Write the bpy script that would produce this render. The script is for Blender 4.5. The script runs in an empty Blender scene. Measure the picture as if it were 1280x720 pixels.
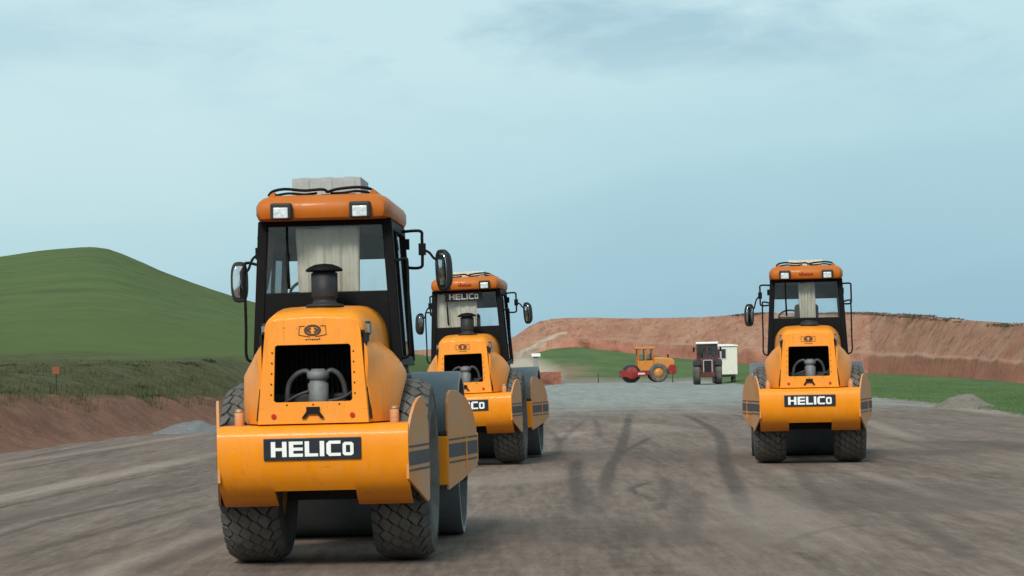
import bpy, bmesh, math, random
import numpy as np
from mathutils import Vector, Matrix, noise
random.seed(7)
S = bpy.context.scene
COL = S.collection
R = math.radians

# ------------------------------------------------------------------ camera
W0, H0, F = 1280.0, 720.0, 2930.0
PITCH, ROLL, CAMZ = math.atan(97.0 / F), R(1.2), 1.543
cam_d = bpy.data.cameras.new('camera')
cam = bpy.data.objects.new('camera', cam_d)
COL.objects.link(cam)
cam_d.sensor_width = 36.0
cam_d.lens = F / W0 * 36.0
cam_d.clip_end = 20000
cam.matrix_world = Matrix.Translation((0, 0, CAMZ)) @ Matrix.Rotation(R(90) + PITCH, 4, 'X') @ Matrix.Rotation(-ROLL, 4, 'Z')
S.camera = cam

def ray(px, py):
    u, v = px - W0 / 2, H0 / 2 - py
    c, s = math.cos(ROLL), math.sin(ROLL)
    u0, v0 = u * c + v * s, -u * s + v * c
    return Vector((u0 / F, math.cos(PITCH) - v0 / F * math.sin(PITCH), math.sin(PITCH) + v0 / F * math.cos(PITCH)))

def at(px, py, d):                       # a sight line cut at a distance of d metres
    r = ray(px, py); r *= d / r.y
    return Vector((r.x, r.y, r.z + CAMZ))

def gr(px, py, z=0.0):                   # a sight line cut with the ground
    r = ray(px, py); k = (z - CAMZ) / r.z
    return Vector((r.x * k, r.y * k, z))

# ------------------------------------------------------------------ materials
class NT:
    def __init__(s, name):
        s.m = bpy.data.materials.new(name); s.m.use_nodes = True
        s.t = s.m.node_tree; s.n = s.t.nodes; s.l = s.t.links
        s.b = s.n['Principled BSDF']
    def new(s, typ, **kw):
        n = s.n.new(typ)
        for k, v in kw.items(): setattr(n, k, v)
        return n
    def put(s, v, sock):
        if hasattr(v, 'links'): s.l.new(v, sock)
        else: sock.default_value = v
    def coord(s, kind='Object', scale=(1, 1, 1), rot=(0, 0, 0)):
        t = s.new('ShaderNodeTexCoord'); mp = s.new('ShaderNodeMapping')
        if kind == 'World':
            g = s.new('ShaderNodeNewGeometry'); s.l.new(g.outputs['Position'], mp.inputs['Vector'])
        else: s.l.new(t.outputs[kind], mp.inputs['Vector'])
        mp.inputs['Scale'].default_value = scale; mp.inputs['Rotation'].default_value = rot
        return mp.outputs['Vector']
    def noise(s, vec, scale, detail=6, rough=.6, dist=0):
        n = s.new('ShaderNodeTexNoise'); s.l.new(vec, n.inputs['Vector'])
        n.inputs['Scale'].default_value = scale; n.inputs['Detail'].default_value = detail
        n.inputs['Roughness'].default_value = rough; n.inputs['Distortion'].default_value = dist
        return n.outputs['Fac']
    def rng(s, v, a, b, c=0, d=1):
        n = s.new('ShaderNodeMapRange'); s.put(v, n.inputs[0])
        for i, x in enumerate((a, b, c, d)): n.inputs[i + 1].default_value = x
        return n.outputs[0]
    def mix(s, f, a, b, mode='MIX'):
        n = s.new('ShaderNodeMix', data_type='RGBA', blend_type=mode)
        s.put(f, n.inputs[0])
        for v, i in ((a, 6), (b, 7)):
            if hasattr(v, 'links'): s.l.new(v, n.inputs[i])
            else: n.inputs[i].default_value = (*v, 1) if len(v) == 3 else v
        return n.outputs[2]
    def math(s, op, a, b=0.0):
        n = s.new('ShaderNodeMath', operation=op); s.put(a, n.inputs[0]); s.put(b, n.inputs[1]); return n.outputs[0]
    def attr(s, name):
        n = s.new('ShaderNodeAttribute'); n.attribute_name = name; return n.outputs['Fac']
    def bump(s, h, strength=.3, dist=.02):
        n = s.new('ShaderNodeBump'); s.l.new(h, n.inputs['Height'])
        n.inputs['Strength'].default_value = strength; n.inputs['Distance'].default_value = dist
        s.l.new(n.outputs[0], s.b.inputs['Normal'])
    def set(s, col=None, rough=None, metal=None, spec=None, coat=None):
        for v, k in ((col, 'Base Color'), (rough, 'Roughness'), (metal, 'Metallic'), (spec, 'Specular IOR Level'), (coat, 'Coat Weight')):
            if v is None: continue
            if k == 'Base Color' and not hasattr(v, 'links'): v = (*v, 1)
            s.put(v, s.b.inputs[k])
        return s.m

def plain(name, col, rough=.6, metal=0, var=.25, scale=9, spec=.4, dust=None, dustlo=.5, bump=0):
    t = NT(name); v = t.coord('Object')
    n = t.noise(v, scale)
    c = t.mix(t.rng(n, .3, .7), tuple(x * (1 - var) for x in col), tuple(min(1, x * (1 + var)) for x in col))
    if dust:
        n2 = t.noise(v, 2.6, 8, .68)
        c = t.mix(t.rng(n2, dustlo, dustlo + .28, 0, .75), c, dust)
    if bump: t.bump(t.noise(v, 60, 4), bump, .004)
    return t.set(c, t.rng(n, .3, .7, max(0, rough - .08), rough + .08), metal, spec)

def paint(name, col, dust=(.46, .30, .17), amount=.55, lo=.5):
    t = NT(name); v = t.coord('Object')
    g = t.new('ShaderNodeNewGeometry')
    n = t.noise(v, 2.2, 8, .65); st = t.noise(t.coord('Object', (9, 9, .7)), 1.6, 6, .65)
    fine = t.noise(v, 38, 4, .7)
    c = t.mix(t.rng(n, .35, .65), tuple(x * .9 for x in col), col)
    d1 = t.rng(n, lo, lo + .25, 0, amount)
    d2 = t.math('MULTIPLY', t.rng(st, .5, .72, 0, amount), t.rng(fine, .3, .6, .4, 1))
    c = t.mix(t.math('MAXIMUM', d1, d2), c, dust)
    gr_ = t.math('MULTIPLY', t.rng(t.noise(t.coord('Object', (14, 14, .9)), 1.1, 7, .7), .52, .72, 0, .55), t.rng(n, .4, .65, 0, .7))
    c = t.mix(gr_, c, (.26, .085, .012))
    c = t.mix(t.rng(t.noise(t.coord('Object', (5, 5, 40)), 1.3, 3, .6), .66, .70, 0, .35), c, (.30, .12, .03))
    chip = t.rng(t.noise(v, 21, 3, .5), .735, .75)
    c = t.mix(t.math('MULTIPLY', chip, .7), c, (.10, .05, .03))
    t.bump(fine, .04, .003)
    return t.set(c, t.rng(n, .3, .7, .36, .58), 0, .28, .08)

M = {}
M['orange'] = paint('orange_paint', (.87, .272, .005), amount=.22, lo=.54)
M['orange_dusty'] = paint('dusty_orange_paint', (.72, .25, .03), (.50, .31, .19), .85, .36)
M['orange_roof'] = paint('dark_orange_paint', (.50, .125, .006), (.4, .2, .09), .3, .54)
M['rubber'] = plain('tyre_rubber', (.075, .072, .068), .9, dust=(.19, .165, .14), dustlo=.40, bump=.3)
M['black'] = plain('black_paint', (.004, .004, .0045), .6, spec=.14, dust=(.022, .019, .017), dustlo=.6)
M['black_plastic'] = plain('black_plastic', (.018, .018, .020), .6, dust=(.08, .07, .06), dustlo=.6)
M['interior'] = plain('cab_lining', (.045, .036, .032), .85)
M['void'] = plain('recess_black', (.008, .008, .009), .8)  # one near-black for bay walls, radiator, panel gaps, drum webs and grille
M['chassis'] = plain('greasy_steel', (.02, .019, .018), .7, dust=(.06, .05, .042), dustlo=.5)
M['drum'] = plain('drum_steel', (.125, .14, .15), .55, .25, dust=(.16, .14, .125), dustlo=.48, scale=3)
M['drum_rim'] = plain('drum_rim_steel', (.35, .34, .32), .5, .4, dust=(.2, .17, .15), dustlo=.5)
M['steel'] = plain('grey_metal', (.17, .18, .185), .6, .1, dust=(.2, .17, .14), dustlo=.5)
M['hose'] = plain('hose_rubber', (.055, .055, .058), .5)
M['grey_plastic'] = plain('grey_plastic', (.36, .375, .37), .65, var=.12, dust=(.3, .27, .23), dustlo=.55)
M['pale_plastic'] = plain('pale_plastic', (.58, .56, .48), .65, var=.12, dust=(.36, .32, .25), dustlo=.5)
M['white'] = plain('white_paint', (.80, .80, .78), .5, var=.06)
M['plate'] = plain('plate_black', (.012, .014, .022), .4)
M['stripe'] = plain('stripe_decal', (.065, .062, .07), .6, dust=(.3, .2, .12), dustlo=.55)
M['decal'] = plain('emblem_black', (.05, .02, .008), .6)
M['reddecal'] = plain('script_red', (.32, .02, .008), .6)
M['red'] = plain('reflector_red', (.5, .02, .01), .3)
M['cloth'] = plain('cream_cloth', (.80, .76, .64), .9, var=.06, scale=5, dust=(.60, .54, .42), dustlo=.6)
t = NT('cream_cloth_lit'); t.n.remove(t.b); v = t.coord('Object')
out = [n for n in t.n if n.type == 'OUTPUT_MATERIAL'][0]
cc = t.mix(t.rng(t.noise(v, 4, 7, .65), .4, .75), (.88, .85, .75), (.72, .67, .55))
d1 = t.new('ShaderNodeBsdfDiffuse'); d2 = t.new('ShaderNodeBsdfTranslucent'); mx = t.new('ShaderNodeMixShader')
t.l.new(cc, d1.inputs[0]); t.l.new(cc, d2.inputs[0]); mx.inputs[0].default_value = .35
t.l.new(d1.outputs[0], mx.inputs[1]); t.l.new(d2.outputs[0], mx.inputs[2]); t.l.new(mx.outputs[0], out.inputs[0]); M['cloth'] = t.m
M['chrome'] = plain('mirror_glass', (.62, .64, .65), .05, 1, var=.05)
M['gold'] = plain('brass_cap', (.42, .28, .15), .5, .5)

def glass(name, tint, gl=.10):
    t = NT(name); t.n.remove(t.b)
    out = [n for n in t.n if n.type == 'OUTPUT_MATERIAL'][0]
    tr = t.new('ShaderNodeBsdfTransparent'); tr.inputs[0].default_value = (*tint, 1)
    g = t.new('ShaderNodeBsdfGlossy'); g.inputs['Roughness'].default_value = .03
    df = t.new('ShaderNodeBsdfDiffuse'); df.inputs[0].default_value = (.42, .36, .3, 1)
    fr = t.new('ShaderNodeFresnel'); fr.inputs[0].default_value = 1.45
    mx = t.new('ShaderNodeMixShader'); t.put(fr.outputs[0], mx.inputs[0])
    t.l.new(tr.outputs[0], mx.inputs[1]); t.l.new(g.outputs[0], mx.inputs[2])
    m2 = t.new('ShaderNodeMixShader')
    t.put(t.rng(t.noise(t.coord('Object'), 3.5, 7, .7), .45, .8, .0, .07), m2.inputs[0])
    t.l.new(mx.outputs[0], m2.inputs[1]); t.l.new(df.outputs[0], m2.inputs[2])
    t.l.new(m2.outputs[0], out.inputs[0])
    return t.m
M['glass'] = glass('cab_glass', (.975, .985, .985))
M['lens'] = plain('lamp_lens', (.75, .75, .74), .12, .5, var=.3, scale=40)

# ------------------------------------------------------------------ mesh builder
class MB:
    def __init__(s): s.v = []; s.f = []; s.sm = []
    def add(s, vs, fs, smooth=False, M4=None):
        o = len(s.v)
        s.v += [tuple(M4 @ Vector(p)) if M4 else tuple(p) for p in vs]
        s.f += [tuple(i + o for i in f) for f in fs]; s.sm += [smooth] * len(fs)
        return s
    def box(s, a, b, M4=None):
        (x0, y0, z0), (x1, y1, z1) = a, b
        v = [(x0, y0, z0), (x1, y0, z0), (x1, y1, z0), (x0, y1, z0), (x0, y0, z1), (x1, y0, z1), (x1, y1, z1), (x0, y1, z1)]
        return s.add(v, [(0, 3, 2, 1), (4, 5, 6, 7), (0, 1, 5, 4), (1, 2, 6, 5), (2, 3, 7, 6), (3, 0, 4, 7)], M4=M4)
    def hexa(s, lo, hi):                        # lo / hi: four corners each
        return s.add(list(lo) + list(hi), [(0, 3, 2, 1), (4, 5, 6, 7), (0, 1, 5, 4), (1, 2, 6, 5), (2, 3, 7, 6), (3, 0, 4, 7)])
    def loft(s, rings, smooth=True, caps=(True, True), closed=True):
        n = len(rings[0]); vs = [p for r in rings for p in r]; fs = []
        for k in range(len(rings) - 1):
            for i in range(n if closed else n - 1):
                j = (i + 1) % n
                fs.append((k * n + i, k * n + j, (k + 1) * n + j, (k + 1) * n + i))
        s.add(vs, fs, smooth)
        if caps[0]: s.add(rings[0], [tuple(range(n))[::-1]])
        if caps[1]: s.add(rings[-1], [tuple(range(n))])
        return s
    def cyl(s, p0, p1, r0, r1=None, n=16, caps=(True, True), smooth=True):
        r1 = r0 if r1 is None else r1
        p0, p1 = Vector(p0), Vector(p1); d = (p1 - p0).normalized()
        a = d.orthogonal().normalized(); b = d.cross(a)
        rg = [[p + (a * math.cos(t) + b * math.sin(t)) * r for t in [2 * math.pi * i / n for i in range(n)]] for p, r in ((p0, r0), (p1, r1))]
        return s.loft(rg, smooth, caps)
    def tube(s, pts, r, n=8):
        pts = [Vector(p) for p in pts]; rg = []; a = None
        for i, p in enumerate(pts):
            d = (pts[min(i + 1, len(pts) - 1)] - pts[max(i - 1, 0)]).normalized()
            a = d.orthogonal().normalized() if a is None else (a - d * a.dot(d)).normalized()
            b = d.cross(a)
            rg.append([p + (a * math.cos(t) + b * math.sin(t)) * r for t in [2 * math.pi * k / n for k in range(n)]])
        return s.loft(rg)
    def lathe_x(s, prof, c, n=48, smooth=True, closed=False):   # prof: (x, r) around the X axis
        c = Vector(c)
        rg = [[c + Vector((x, r * math.cos(t), r * math.sin(t))) for x, r in prof] for t in [2 * math.pi * i / n for i in range(n)]]
        rg.append(rg[0]); return s.loft(rg, smooth, (False, False), closed)
    def lathe_z(s, prof, c, n=24, smooth=True):
        c = Vector(c)
        rg = [[c + Vector((r * math.cos(t), r * math.sin(t), z)) for t in [2 * math.pi * i / n for i in range(n)]] for z, r in prof]
        return s.loft(rg, smooth)
    def plate(s, poly, ax, t):                  # poly of 3D points, extruded along ax by t
        p = [Vector(q) for q in poly]; ax = Vector(ax).normalized() * t
        return s.loft([p, [q + ax for q in p]], False)
    def build(s, name, mat, parent=None, bevel=0, seg=2):
        me = bpy.data.meshes.new(name); me.from_pydata(s.v, [], s.f)
        me.polygons.foreach_set('use_smooth', s.sm)
        bm = bmesh.new(); bm.from_mesh(me)
        bmesh.ops.remove_doubles(bm, verts=bm.verts, dist=1e-5)
        bmesh.ops.recalc_face_normals(bm, faces=bm.faces); bm.to_mesh(me); bm.free()
        me.materials.append(M[mat] if isinstance(mat, str) else mat)
        o = bpy.data.objects.new(name, me); COL.objects.link(o)
        if parent: o.parent = parent
        if bevel:
            md = o.modifiers.new('bevel', 'BEVEL'); md.width = bevel; md.segments = seg
            md.limit_method = 'ANGLE'; md.angle_limit = R(35)
        return o

def smooth_path(pts, k=6):
    pts = [Vector(p) for p in pts]; out = []
    for i in range(len(pts) - 1):
        a, b, c, d = pts[max(i - 1, 0)], pts[i], pts[i + 1], pts[min(i + 2, len(pts) - 1)]
        for j in range(k):
            t = j / k
            out.append(.5 * ((2 * b) + (c - a) * t + (2 * a - 5 * b + 4 * c - d) * t * t + (3 * b - a - 3 * c + d) * t ** 3))
    return out + [pts[-1]]

def tag(o, label=None, cat=None, group=None, kind=None):
    for k, v in (('label', label), ('category', cat), ('group', group), ('kind', kind)):
        if v: o[k] = v
    return o
def empty(name, loc=(0, 0, 0), rz=0):
    o = bpy.data.objects.new(name, None); COL.objects.link(o); o.location = loc; o.rotation_euler.z = rz
    o.empty_display_size = .3
    return o
def kids(o): return [c for c in COL.objects if c.parent == o]
def copy_tree(o, parent=None):
    ks = kids(o); c = o.copy(); COL.objects.link(c); c.parent = parent
    for ch in ks: copy_tree(ch, c)
    return c

# ------------------------------------------------------------------ lettering HELICO (strokes as flat bars)
def lettering(h):
    w = h * .27; t = h * .2; out = []; x = 0
    def rect(a, b, c, d): out.append([(x + a, b), (x + c, b), (x + c, d), (x + a, d)])
    L = .95 * h
    rect(0, 0, w, h); rect(L - w, 0, L, h); rect(w, h * .5 - t / 2, L - w, h * .5 + t / 2); x += L + .14 * h           # H
    L = .84 * h
    rect(0, 0, w, h)
    for z in (0, h * .5 - t / 2, h - t): rect(w, z, L, z + t)
    x += L + .12 * h                                                                                                     # E
    L = .8 * h
    rect(0, 0, w, h); rect(w, 0, L, t); x += L + .11 * h                                                               # L
    rect(0, 0, w, h); x += w + .13 * h                                                                                   # I
    L = .86 * h; k = .17 * h
    out.append([(x + k, 0), (x + L, 0), (x + L, t), (x + w, t), (x + w, h - t), (x + L, h - t), (x + L, h), (x + k, h), (x, h - k), (x, k)])
    x += L + .12 * h                                                                                                     # C
    L = .66 * h; hh = .88 * h; w2 = .2 * h; z0 = .02 * h
    out.append([(x, z0 + .12 * h), (x + .12 * h, z0), (x + w2, z0 + t), (x + w2, z0 + hh - t), (x + .12 * h, z0 + hh), (x, z0 + hh - .12 * h)])
    out.append([(x + L, z0 + .12 * h), (x + L - .12 * h, z0), (x + L - w2, z0 + t), (x + L - w2, z0 + hh - t), (x + L - .12 * h, z0 + hh), (x + L, z0 + hh - .12 * h)])
    out.append([(x + .12 * h, z0), (x + L - .12 * h, z0), (x + L - w2, z0 + t), (x + w2, z0 + t)])
    out.append([(x + .12 * h, z0 + hh), (x + L - .12 * h, z0 + hh), (x + L - w2, z0 + hh - t), (x + w2, z0 + hh - t)])
    x += L
    return [[(a - x / 2, b - h / 2) for a, b in p] for p in out]

# ------------------------------------------------------------------ the big orange roller (x right, y ahead, z up; origin under the rear axle)
def rp(x, z, off=0.0):                     # a point on the slanted engine door
    return (x, -1.215 + (z - 1.135) * .12 - off, z)

def make_tyre(w, Ro, c):
    mb = MB(); Rb = Ro - .034; h = w / 2
    prof = [(-h * .72, Ro * .52), (-h * .96, Ro * .6), (-h, Ro * .75), (-h * .95, Ro * .86), (-h * .8, Rb - .015), (-h * .45, Rb),
            (h * .45, Rb), (h * .8, Rb - .015), (h * .95, Ro * .86), (h, Ro * .75), (h * .96, Ro * .6), (h * .72, Ro * .52)]
    mb.lathe_x(prof, c, 56)
    c = Vector(c); n = 36
    rows = [(-.80, .25), (-.48, .27), (-.16, .27), (.16, .27), (.48, .27), (.80, .25)]
    for ri, (cx, hw) in enumerate(rows):
        for k in range(n):
            t0 = (k + .5 * (ri % 2)) * 2 * math.pi / n
            dt = 2 * math.pi / n * .66
            dia = [(-hw, 0), (-hw * .3, -dt * .95), (hw * .3, -dt * .62), (hw, 0), (hw * .3, dt * .95), (-hw * .3, dt * .62)]
            if abs(cx) > .7:
                sg = 1 if cx > 0 else -1
                dia = [(-hw * .9 * sg, 0), (-.05 * sg, -dt * .62), (hw * .8 * sg, -dt * .62), (hw * .8 * sg, dt * .62), (-.05 * sg, dt * .62)]
            def P(u, t, r):
                xx = (cx + u * .93) * h
                edge = max(0, abs(xx) / h - .6)
                return c + Vector((xx, (r - edge * .16) * math.cos(t), (r - edge * .16) * math.sin(t)))
            lo = [P(u, t0 + t, Rb - .03) for u, t in dia]
            hi = [P(u * .86, t0 + t * .86, Ro) for u, t in dia]
            mb.loft([lo, hi], False, (False, True))
    return mb

def section(hw, top, r, y, slope=0.0, bot=1.135):
    pts = []; zs = [bot, bot + (top - r - bot) * .35, bot + (top - r - bot) * .7]
    left = [(-hw, z) for z in zs] + [(-hw + r - r * math.cos(a), top - r + r * math.sin(a)) for a in [math.pi / 2 * i / 6 for i in range(7)]]
    crown = [(0, top + .012)]
    left = [(x * (1 - .15 * ((z - bot) / (top - bot))), z) for x, z in left]
    full = left + crown + [(-x, z) for x, z in reversed(left)]
    return [Vector((x, y + (z - bot) * slope, z)) for x, z in full]

def wing(sx, x0, y0, out, length, outline):
    d = Vector((sx * out, length, 0)); L = d.length; d /= L; nrm = Vector((sx * d.y, -abs(d.x), 0)).normalized()
    P = lambda u, z, off=0: Vector((sx * x0, y0, z)) + d * u + nrm * off
    mb = MB(); mb.plate([P(u, z) for u, z in outline], -nrm, .022)
    return mb, P

def make_roller():
    root = empty('road_roller')
    # --- rear bumper: a bent steel shell, the two end thirds reach lower
    up = [(-.84, 1.125), (-1.20, 1.125), (-1.245, 1.112), (-1.278, 1.08), (-1.292, 1.04), (-1.296, .95), (-1.294, .86), (-1.272, .77), (-1.23, .69), (-1.17, .625)]
    low = up + [(-1.08, .565), (-.95, .50)]
    def shell(mb, prof, x0, x1):
        inner = [(y + .025 if y < -.9 else y, z - .025 if z > 1.1 else z + .004) for y, z in prof]
        rg = [[(x, y, z) for y, z in prof + inner[::-1]] for x in (x0, x1)]
        mb.loft(rg, False)
    mb = MB(); shell(mb, up, -.31, .31); shell(mb, low, -.725, -.31); shell(mb, low, .31, .725)
    bp = mb.build('rear_bumper', 'orange'); bp.parent = root
    for p in bp.data.polygons: p.use_smooth = True
    md = bp.modifiers.new('split', 'EDGE_SPLIT'); md.split_angle = R(40)
    for sx in (-1, 1):
        ol = [(0, .70), (0, 1.03), (.05, 1.10), (.13, 1.18), (.25, 1.265), (.37, 1.31), (.46, 1.32), (.55, 1.295), (.62, 1.23), (.665, 1.13), (.68, 1.0), (.68, .52), (.63, .49)]
        mb, P = wing(sx, .727, -1.285, .108, .67, ol)
        w = mb.build('side_plate', 'orange_dusty', root, .004)
        st = MB()
        for z0, z1 in ((.80, .905), (.935, .95), (.755, .77)):
            st.plate([P(.004, z0, .003), P(.676, z0, .003), P(.676, z1, .003), P(.004, z1, .003)], P(0, 0, 1) - P(0, 0, 0), .002)
        st.build('stripe', 'stripe', w)
    # --- name plate
    pl = MB().box((-.37, -1.312, .865), (.37, -1.299, 1.03)).build('name_plate', 'plate', root, .004)
    lt = MB()
    for poly in lettering(.115): lt.plate([(x * 1.09, -1.3125, z + .947) for x, z in poly], (0, -1, 0), .004)
    lt.build('lettering', 'white', pl)
    # --- hood: lofted shell and a slanted door with the open engine bay
    st = [section(.425, 1.925, .085, -1.185, .12), section(.442, 1.975, .12, -1.08, .07), section(.48, 2.01, .17, -.75), section(.53, 2.04, .21, -.4), section(.555, 2.05, .22, -.16)]
    hood = MB(); hood.loft(st, True, (False, False), False)
    hood = hood.build('hood', 'orange', root)
    sd = hood.modifiers.new('thick', 'SOLIDIFY'); sd.thickness = .02; sd.offset = -1
    bm = bmesh.new()
    outer = [(p.x * .998, p.z) for p in section(.425, 1.925, .085, 0)]
    hole = [(-.30, 1.315), (-.285, 1.30), (.285, 1.30), (.30, 1.315), (.29, 1.72), (.275, 1.735), (-.275, 1.735), (-.29, 1.72)]
    edges = []
    for loop in (outer, hole):
        vs = [bm.verts.new(rp(x, z)) for x, z in loop]
        edges += [bm.edges.new((vs[i], vs[(i + 1) % len(vs)])) for i in range(len(vs))]
    bmesh.ops.triangle_fill(bm, use_beauty=True, edges=edges)
    bmesh.ops.recalc_face_normals(bm, faces=bm.faces)
    ext = bmesh.ops.extrude_face_region(bm, geom=bm.faces[:])
    bmesh.ops.translate(bm, vec=(0, .035, 0), verts=[g for g in ext['geom'] if isinstance(g, bmesh.types.BMVert)])
    bmesh.ops.recalc_face_normals(bm, faces=bm.faces)
    me = bpy.data.meshes.new('engine_door'); bm.to_mesh(me); bm.free(); me.materials.append(M['orange'])
    door = bpy.data.objects.new('engine_door', me); COL.objects.link(door); door.parent = root
    md = door.modifiers.new('bevel', 'BEVEL'); md.width = .008; md.segments = 2; md.limit_method = 'ANGLE'; md.angle_limit = R(50)
    # emblem: bracket outline, oval ring, two chevrons and a tiny line of strokes
    em = MB(); ez = 1.845
    def bar(a, b, w=.005):
        a, b = Vector(a), Vector(b); d = (b - a).normalized() * 1; n_ = Vector((-d.y, d.x)) * w
        em.plate([rp(q.x, q.y, .002) for q in (a + n_, b + n_, b - n_, a - n_)], (0, -1, .12), .003)
    N = 20
    for i in range(N):
        a0, a1 = 2 * math.pi * i / N, 2 * math.pi * (i + 1) / N
        bar((.058 * math.cos(a0), ez + .036 * math.sin(a0)), (.058 * math.cos(a1), ez + .036 * math.sin(a1)), .008)
    for sx in (-1, 1):
        bar((sx * .012, ez + .016), (sx * .044, ez), .007); bar((sx * .012, ez - .016), (sx * .044, ez), .007)
        bar((sx * .1, ez + .032), (sx * .105, ez - .035), .0025); bar((sx * .105, ez - .035), (sx * .02, ez - .05), .0025)
        bar((sx * .1, ez + .032), (sx * .06, ez + .034), .0025)
    for i in range(7): bar((-.055 + i * .017, ez - .072 + random.uniform(-.004, .004)), (-.045 + i * .017, ez - .064 + random.uniform(-.004, .004)), .004)
    em.build('emblem', 'decal', door)
    la = MB(); la.plate([rp(x, z, .001) for x, z in ((-.05, 1.215), (.05, 1.215), (.05, 1.262), (-.05, 1.262))], (0, -1, 0), .02)
    la.plate([rp(x, z, .001) for x, z in ((-.085, 1.178), (-.06, 1.178), (-.035, 1.21), (.035, 1.21), (.06, 1.178), (.085, 1.178), (.05, 1.226), (-.05, 1.226))], (0, -1, 0), .026)
    la.build('latch', 'black', door)
    for sx in (-1, 1):
        r = MB(); c = Vector(rp(sx * .3, 1.195)); r.cyl(c, c + Vector((0, -.014, .0)), .019, n=16); r.build('reflector', 'red', door)
    for x, z in [(sx * (.322 - (z - 1.3) * .03), z) for z in (1.36, 1.44, 1.52, 1.60, 1.68) for sx in (-1, 1)] + [(x, 1.28) for x in (-.2, 0, .2)]:
        c = Vector(rp(x, z)); MB().cyl(c, c + Vector((0, -.008, 0)), .006, n=8).build('bolt', 'black', door)
    # engine bay
    bay = MB(); x, y0, y1, z0, z1 = .39, -1.13, -.55, 1.2, 1.82
    for a, b in (((-x, y1, z0), (x, y1 + .02, z1)), ((-x - .02, y0, z0), (-x, y1, z1)), ((x, y0, z0), (x + .02, y1, z1)), ((-x, y0, z0 - .02), (x, y1, z0)), ((-x, y0, z1), (x, y1, z1 + .02))):
        bay.box(a, b)
    bay = bay.build('engine_bay', 'void', root)
    MB().lathe_z([(0, .075), (.005, .08), (.20, .08), (.21, .068), (.235, .068), (.24, .086), (.295, .086), (.30, .06), (.315, .05)], (.02, -1.0, 1.235), 24).build('filter_canister', 'steel', bay)
    rad = MB()
    for k_ in range(18): rad.box((-.36 + k_ * .04, -.62, 1.24), (-.345 + k_ * .04, -.59, 1.78))
    rad.build('radiator', 'void', bay)
    for pp in ([(-.3, -.95, 1.26), (-.16, -1.03, 1.34), (-.05, -1.05, 1.38)], [(.34, -.9, 1.42), (.22, -1.0, 1.33), (.10, -1.04, 1.30)]): MB().tube(smooth_path(pp), .012).build('fuel_line', 'hose', bay)
    MB().box((-.36, -.86, 1.22), (.36, -.66, 1.36)).build('engine_block', 'chassis', bay, .02)
    for sx in (-1, 1):
        MB().tube(smooth_path([(.02 + sx * .06, -1.0, 1.51), (.02 + sx * .10, -.99, 1.535), (.01 + sx * .165, -.98, 1.505), (sx * .215, -.96, 1.42), (sx * .235, -.94, 1.24)]), .021, 10).build('hose', 'hose', bay)
    # side panels over the wheels
    for sx in (-1, 1):
        rg = []
        for y, xo, zb, zs, zt in ((-1.14, .432, 1.137, 1.42, 1.74), (-1.0, .50, 1.137, 1.46, 1.76), (-.8, .565, 1.137, 1.50, 1.78), (-.68, .60, 1.17, 1.53, 1.78), (-.55, .625, 1.32, 1.55, 1.77), (-.42, .64, 1.41, 1.565, 1.76), (-.28, .645, 1.47, 1.57, 1.75)):
            xi = .395; k = xo - .41
            q = [(xi, zb), (xo, zb), (xo - .005, zs - .05), (xo - .02 - .1 * k, zs + .02), (xo - .45 * k, zs + (zt - zs) * .55), (xo - .75 * k, zs + (zt - zs) * .88), (xi, zt)]
            rg.append([Vector((sx * a, y, b)) for a, b in q])
        fd = MB().loft(rg, True).build('fender', 'orange', root)
        md = fd.modifiers.new('split', 'EDGE_SPLIT'); md.split_angle = R(42)
        nk = MB(); nk.cyl((sx * .6, -.98, 1.122), (sx * .6, -.98, 1.225), .036, n=20)
        nk = nk.build('filler_neck', 'orange_dusty', root, .006)
        MB().lathe_z([(0, .03), (.008, .034), (.02, .03), (.03, .015)], (sx * .6, -.98, 1.225), 16).build('cap', 'gold', nk)
        bd = MB().box((sx * .385 - .03, -.93, 1.80), (sx * .385 + .03, -.78, 1.91)).build('side_badge', 'black_plastic', root, .008)
        MB().box((sx * .40 - .02, -.935, 1.82), (sx * .40 + .02, -.805, 1.89)).build('badge_face', 'steel', bd)
        gap = MB()                                    # dark gap beside the engine door
        gap.hexa([(sx * .40, -1.168, 1.16), (sx * .437, -1.168, 1.16), (sx * .446, -1.13, 1.16), (sx * .40, -1.13, 1.16)],
                 [(sx * .34, -1.095, 1.80), (sx * .379, -1.095, 1.80), (sx * .390, -1.055, 1.80), (sx * .34, -1.055, 1.80)])
        gap.build('panel_gap', 'void', hood)
    # --- cab
    B = lambda sx, y, k: Vector((sx * (.565 - .065 * k), y, 1.60 + 1.15 * k))
    cab = MB()
    def post(sx, y, wx, wy, k0=0, k1=1):
        lo, hi = B(sx, y, k0), B(sx, y, k1)
        q = lambda c: [c + Vector((a * wx, b * wy, 0)) for a, b in ((-1, -1), (1, -1), (1, 1), (-1, 1))]
        cab.hexa(q(lo), q(hi))
    for sx in (-1, 1):
        post(sx, -.11, .04, .045); post(sx, 1.28, .03, .03); post(sx, .55, .018, .025)
        cab.hexa([(sx * .595, -.08, 1.56), (sx * .52, -.08, 1.56), (sx * .52, 1.26, 1.56), (sx * .595, 1.26, 1.56)],
                 [(sx * .58, -.08, 1.64), (sx * .52, -.08, 1.64), (sx * .52, 1.26, 1.64), (sx * .58, 1.26, 1.64)])
        cab.box((sx * .51 - .025, -.08, 2.67), (sx * .51 + .025, 1.26, 2.745))
    cab.box((-.54, -.145, 1.60), (.54, -.075, 2.17)); cab.box((-.5, -.14, 2.705), (.5, -.08, 2.745))
    cab.box((-.55, 1.25, 1.58), (.55, 1.30, 1.9)); cab.box((-.5, 1.25, 2.49), (.5, 1.30, 2.745))
    cabf = cab.build('cab_frame', 'black', root, .008)
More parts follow.
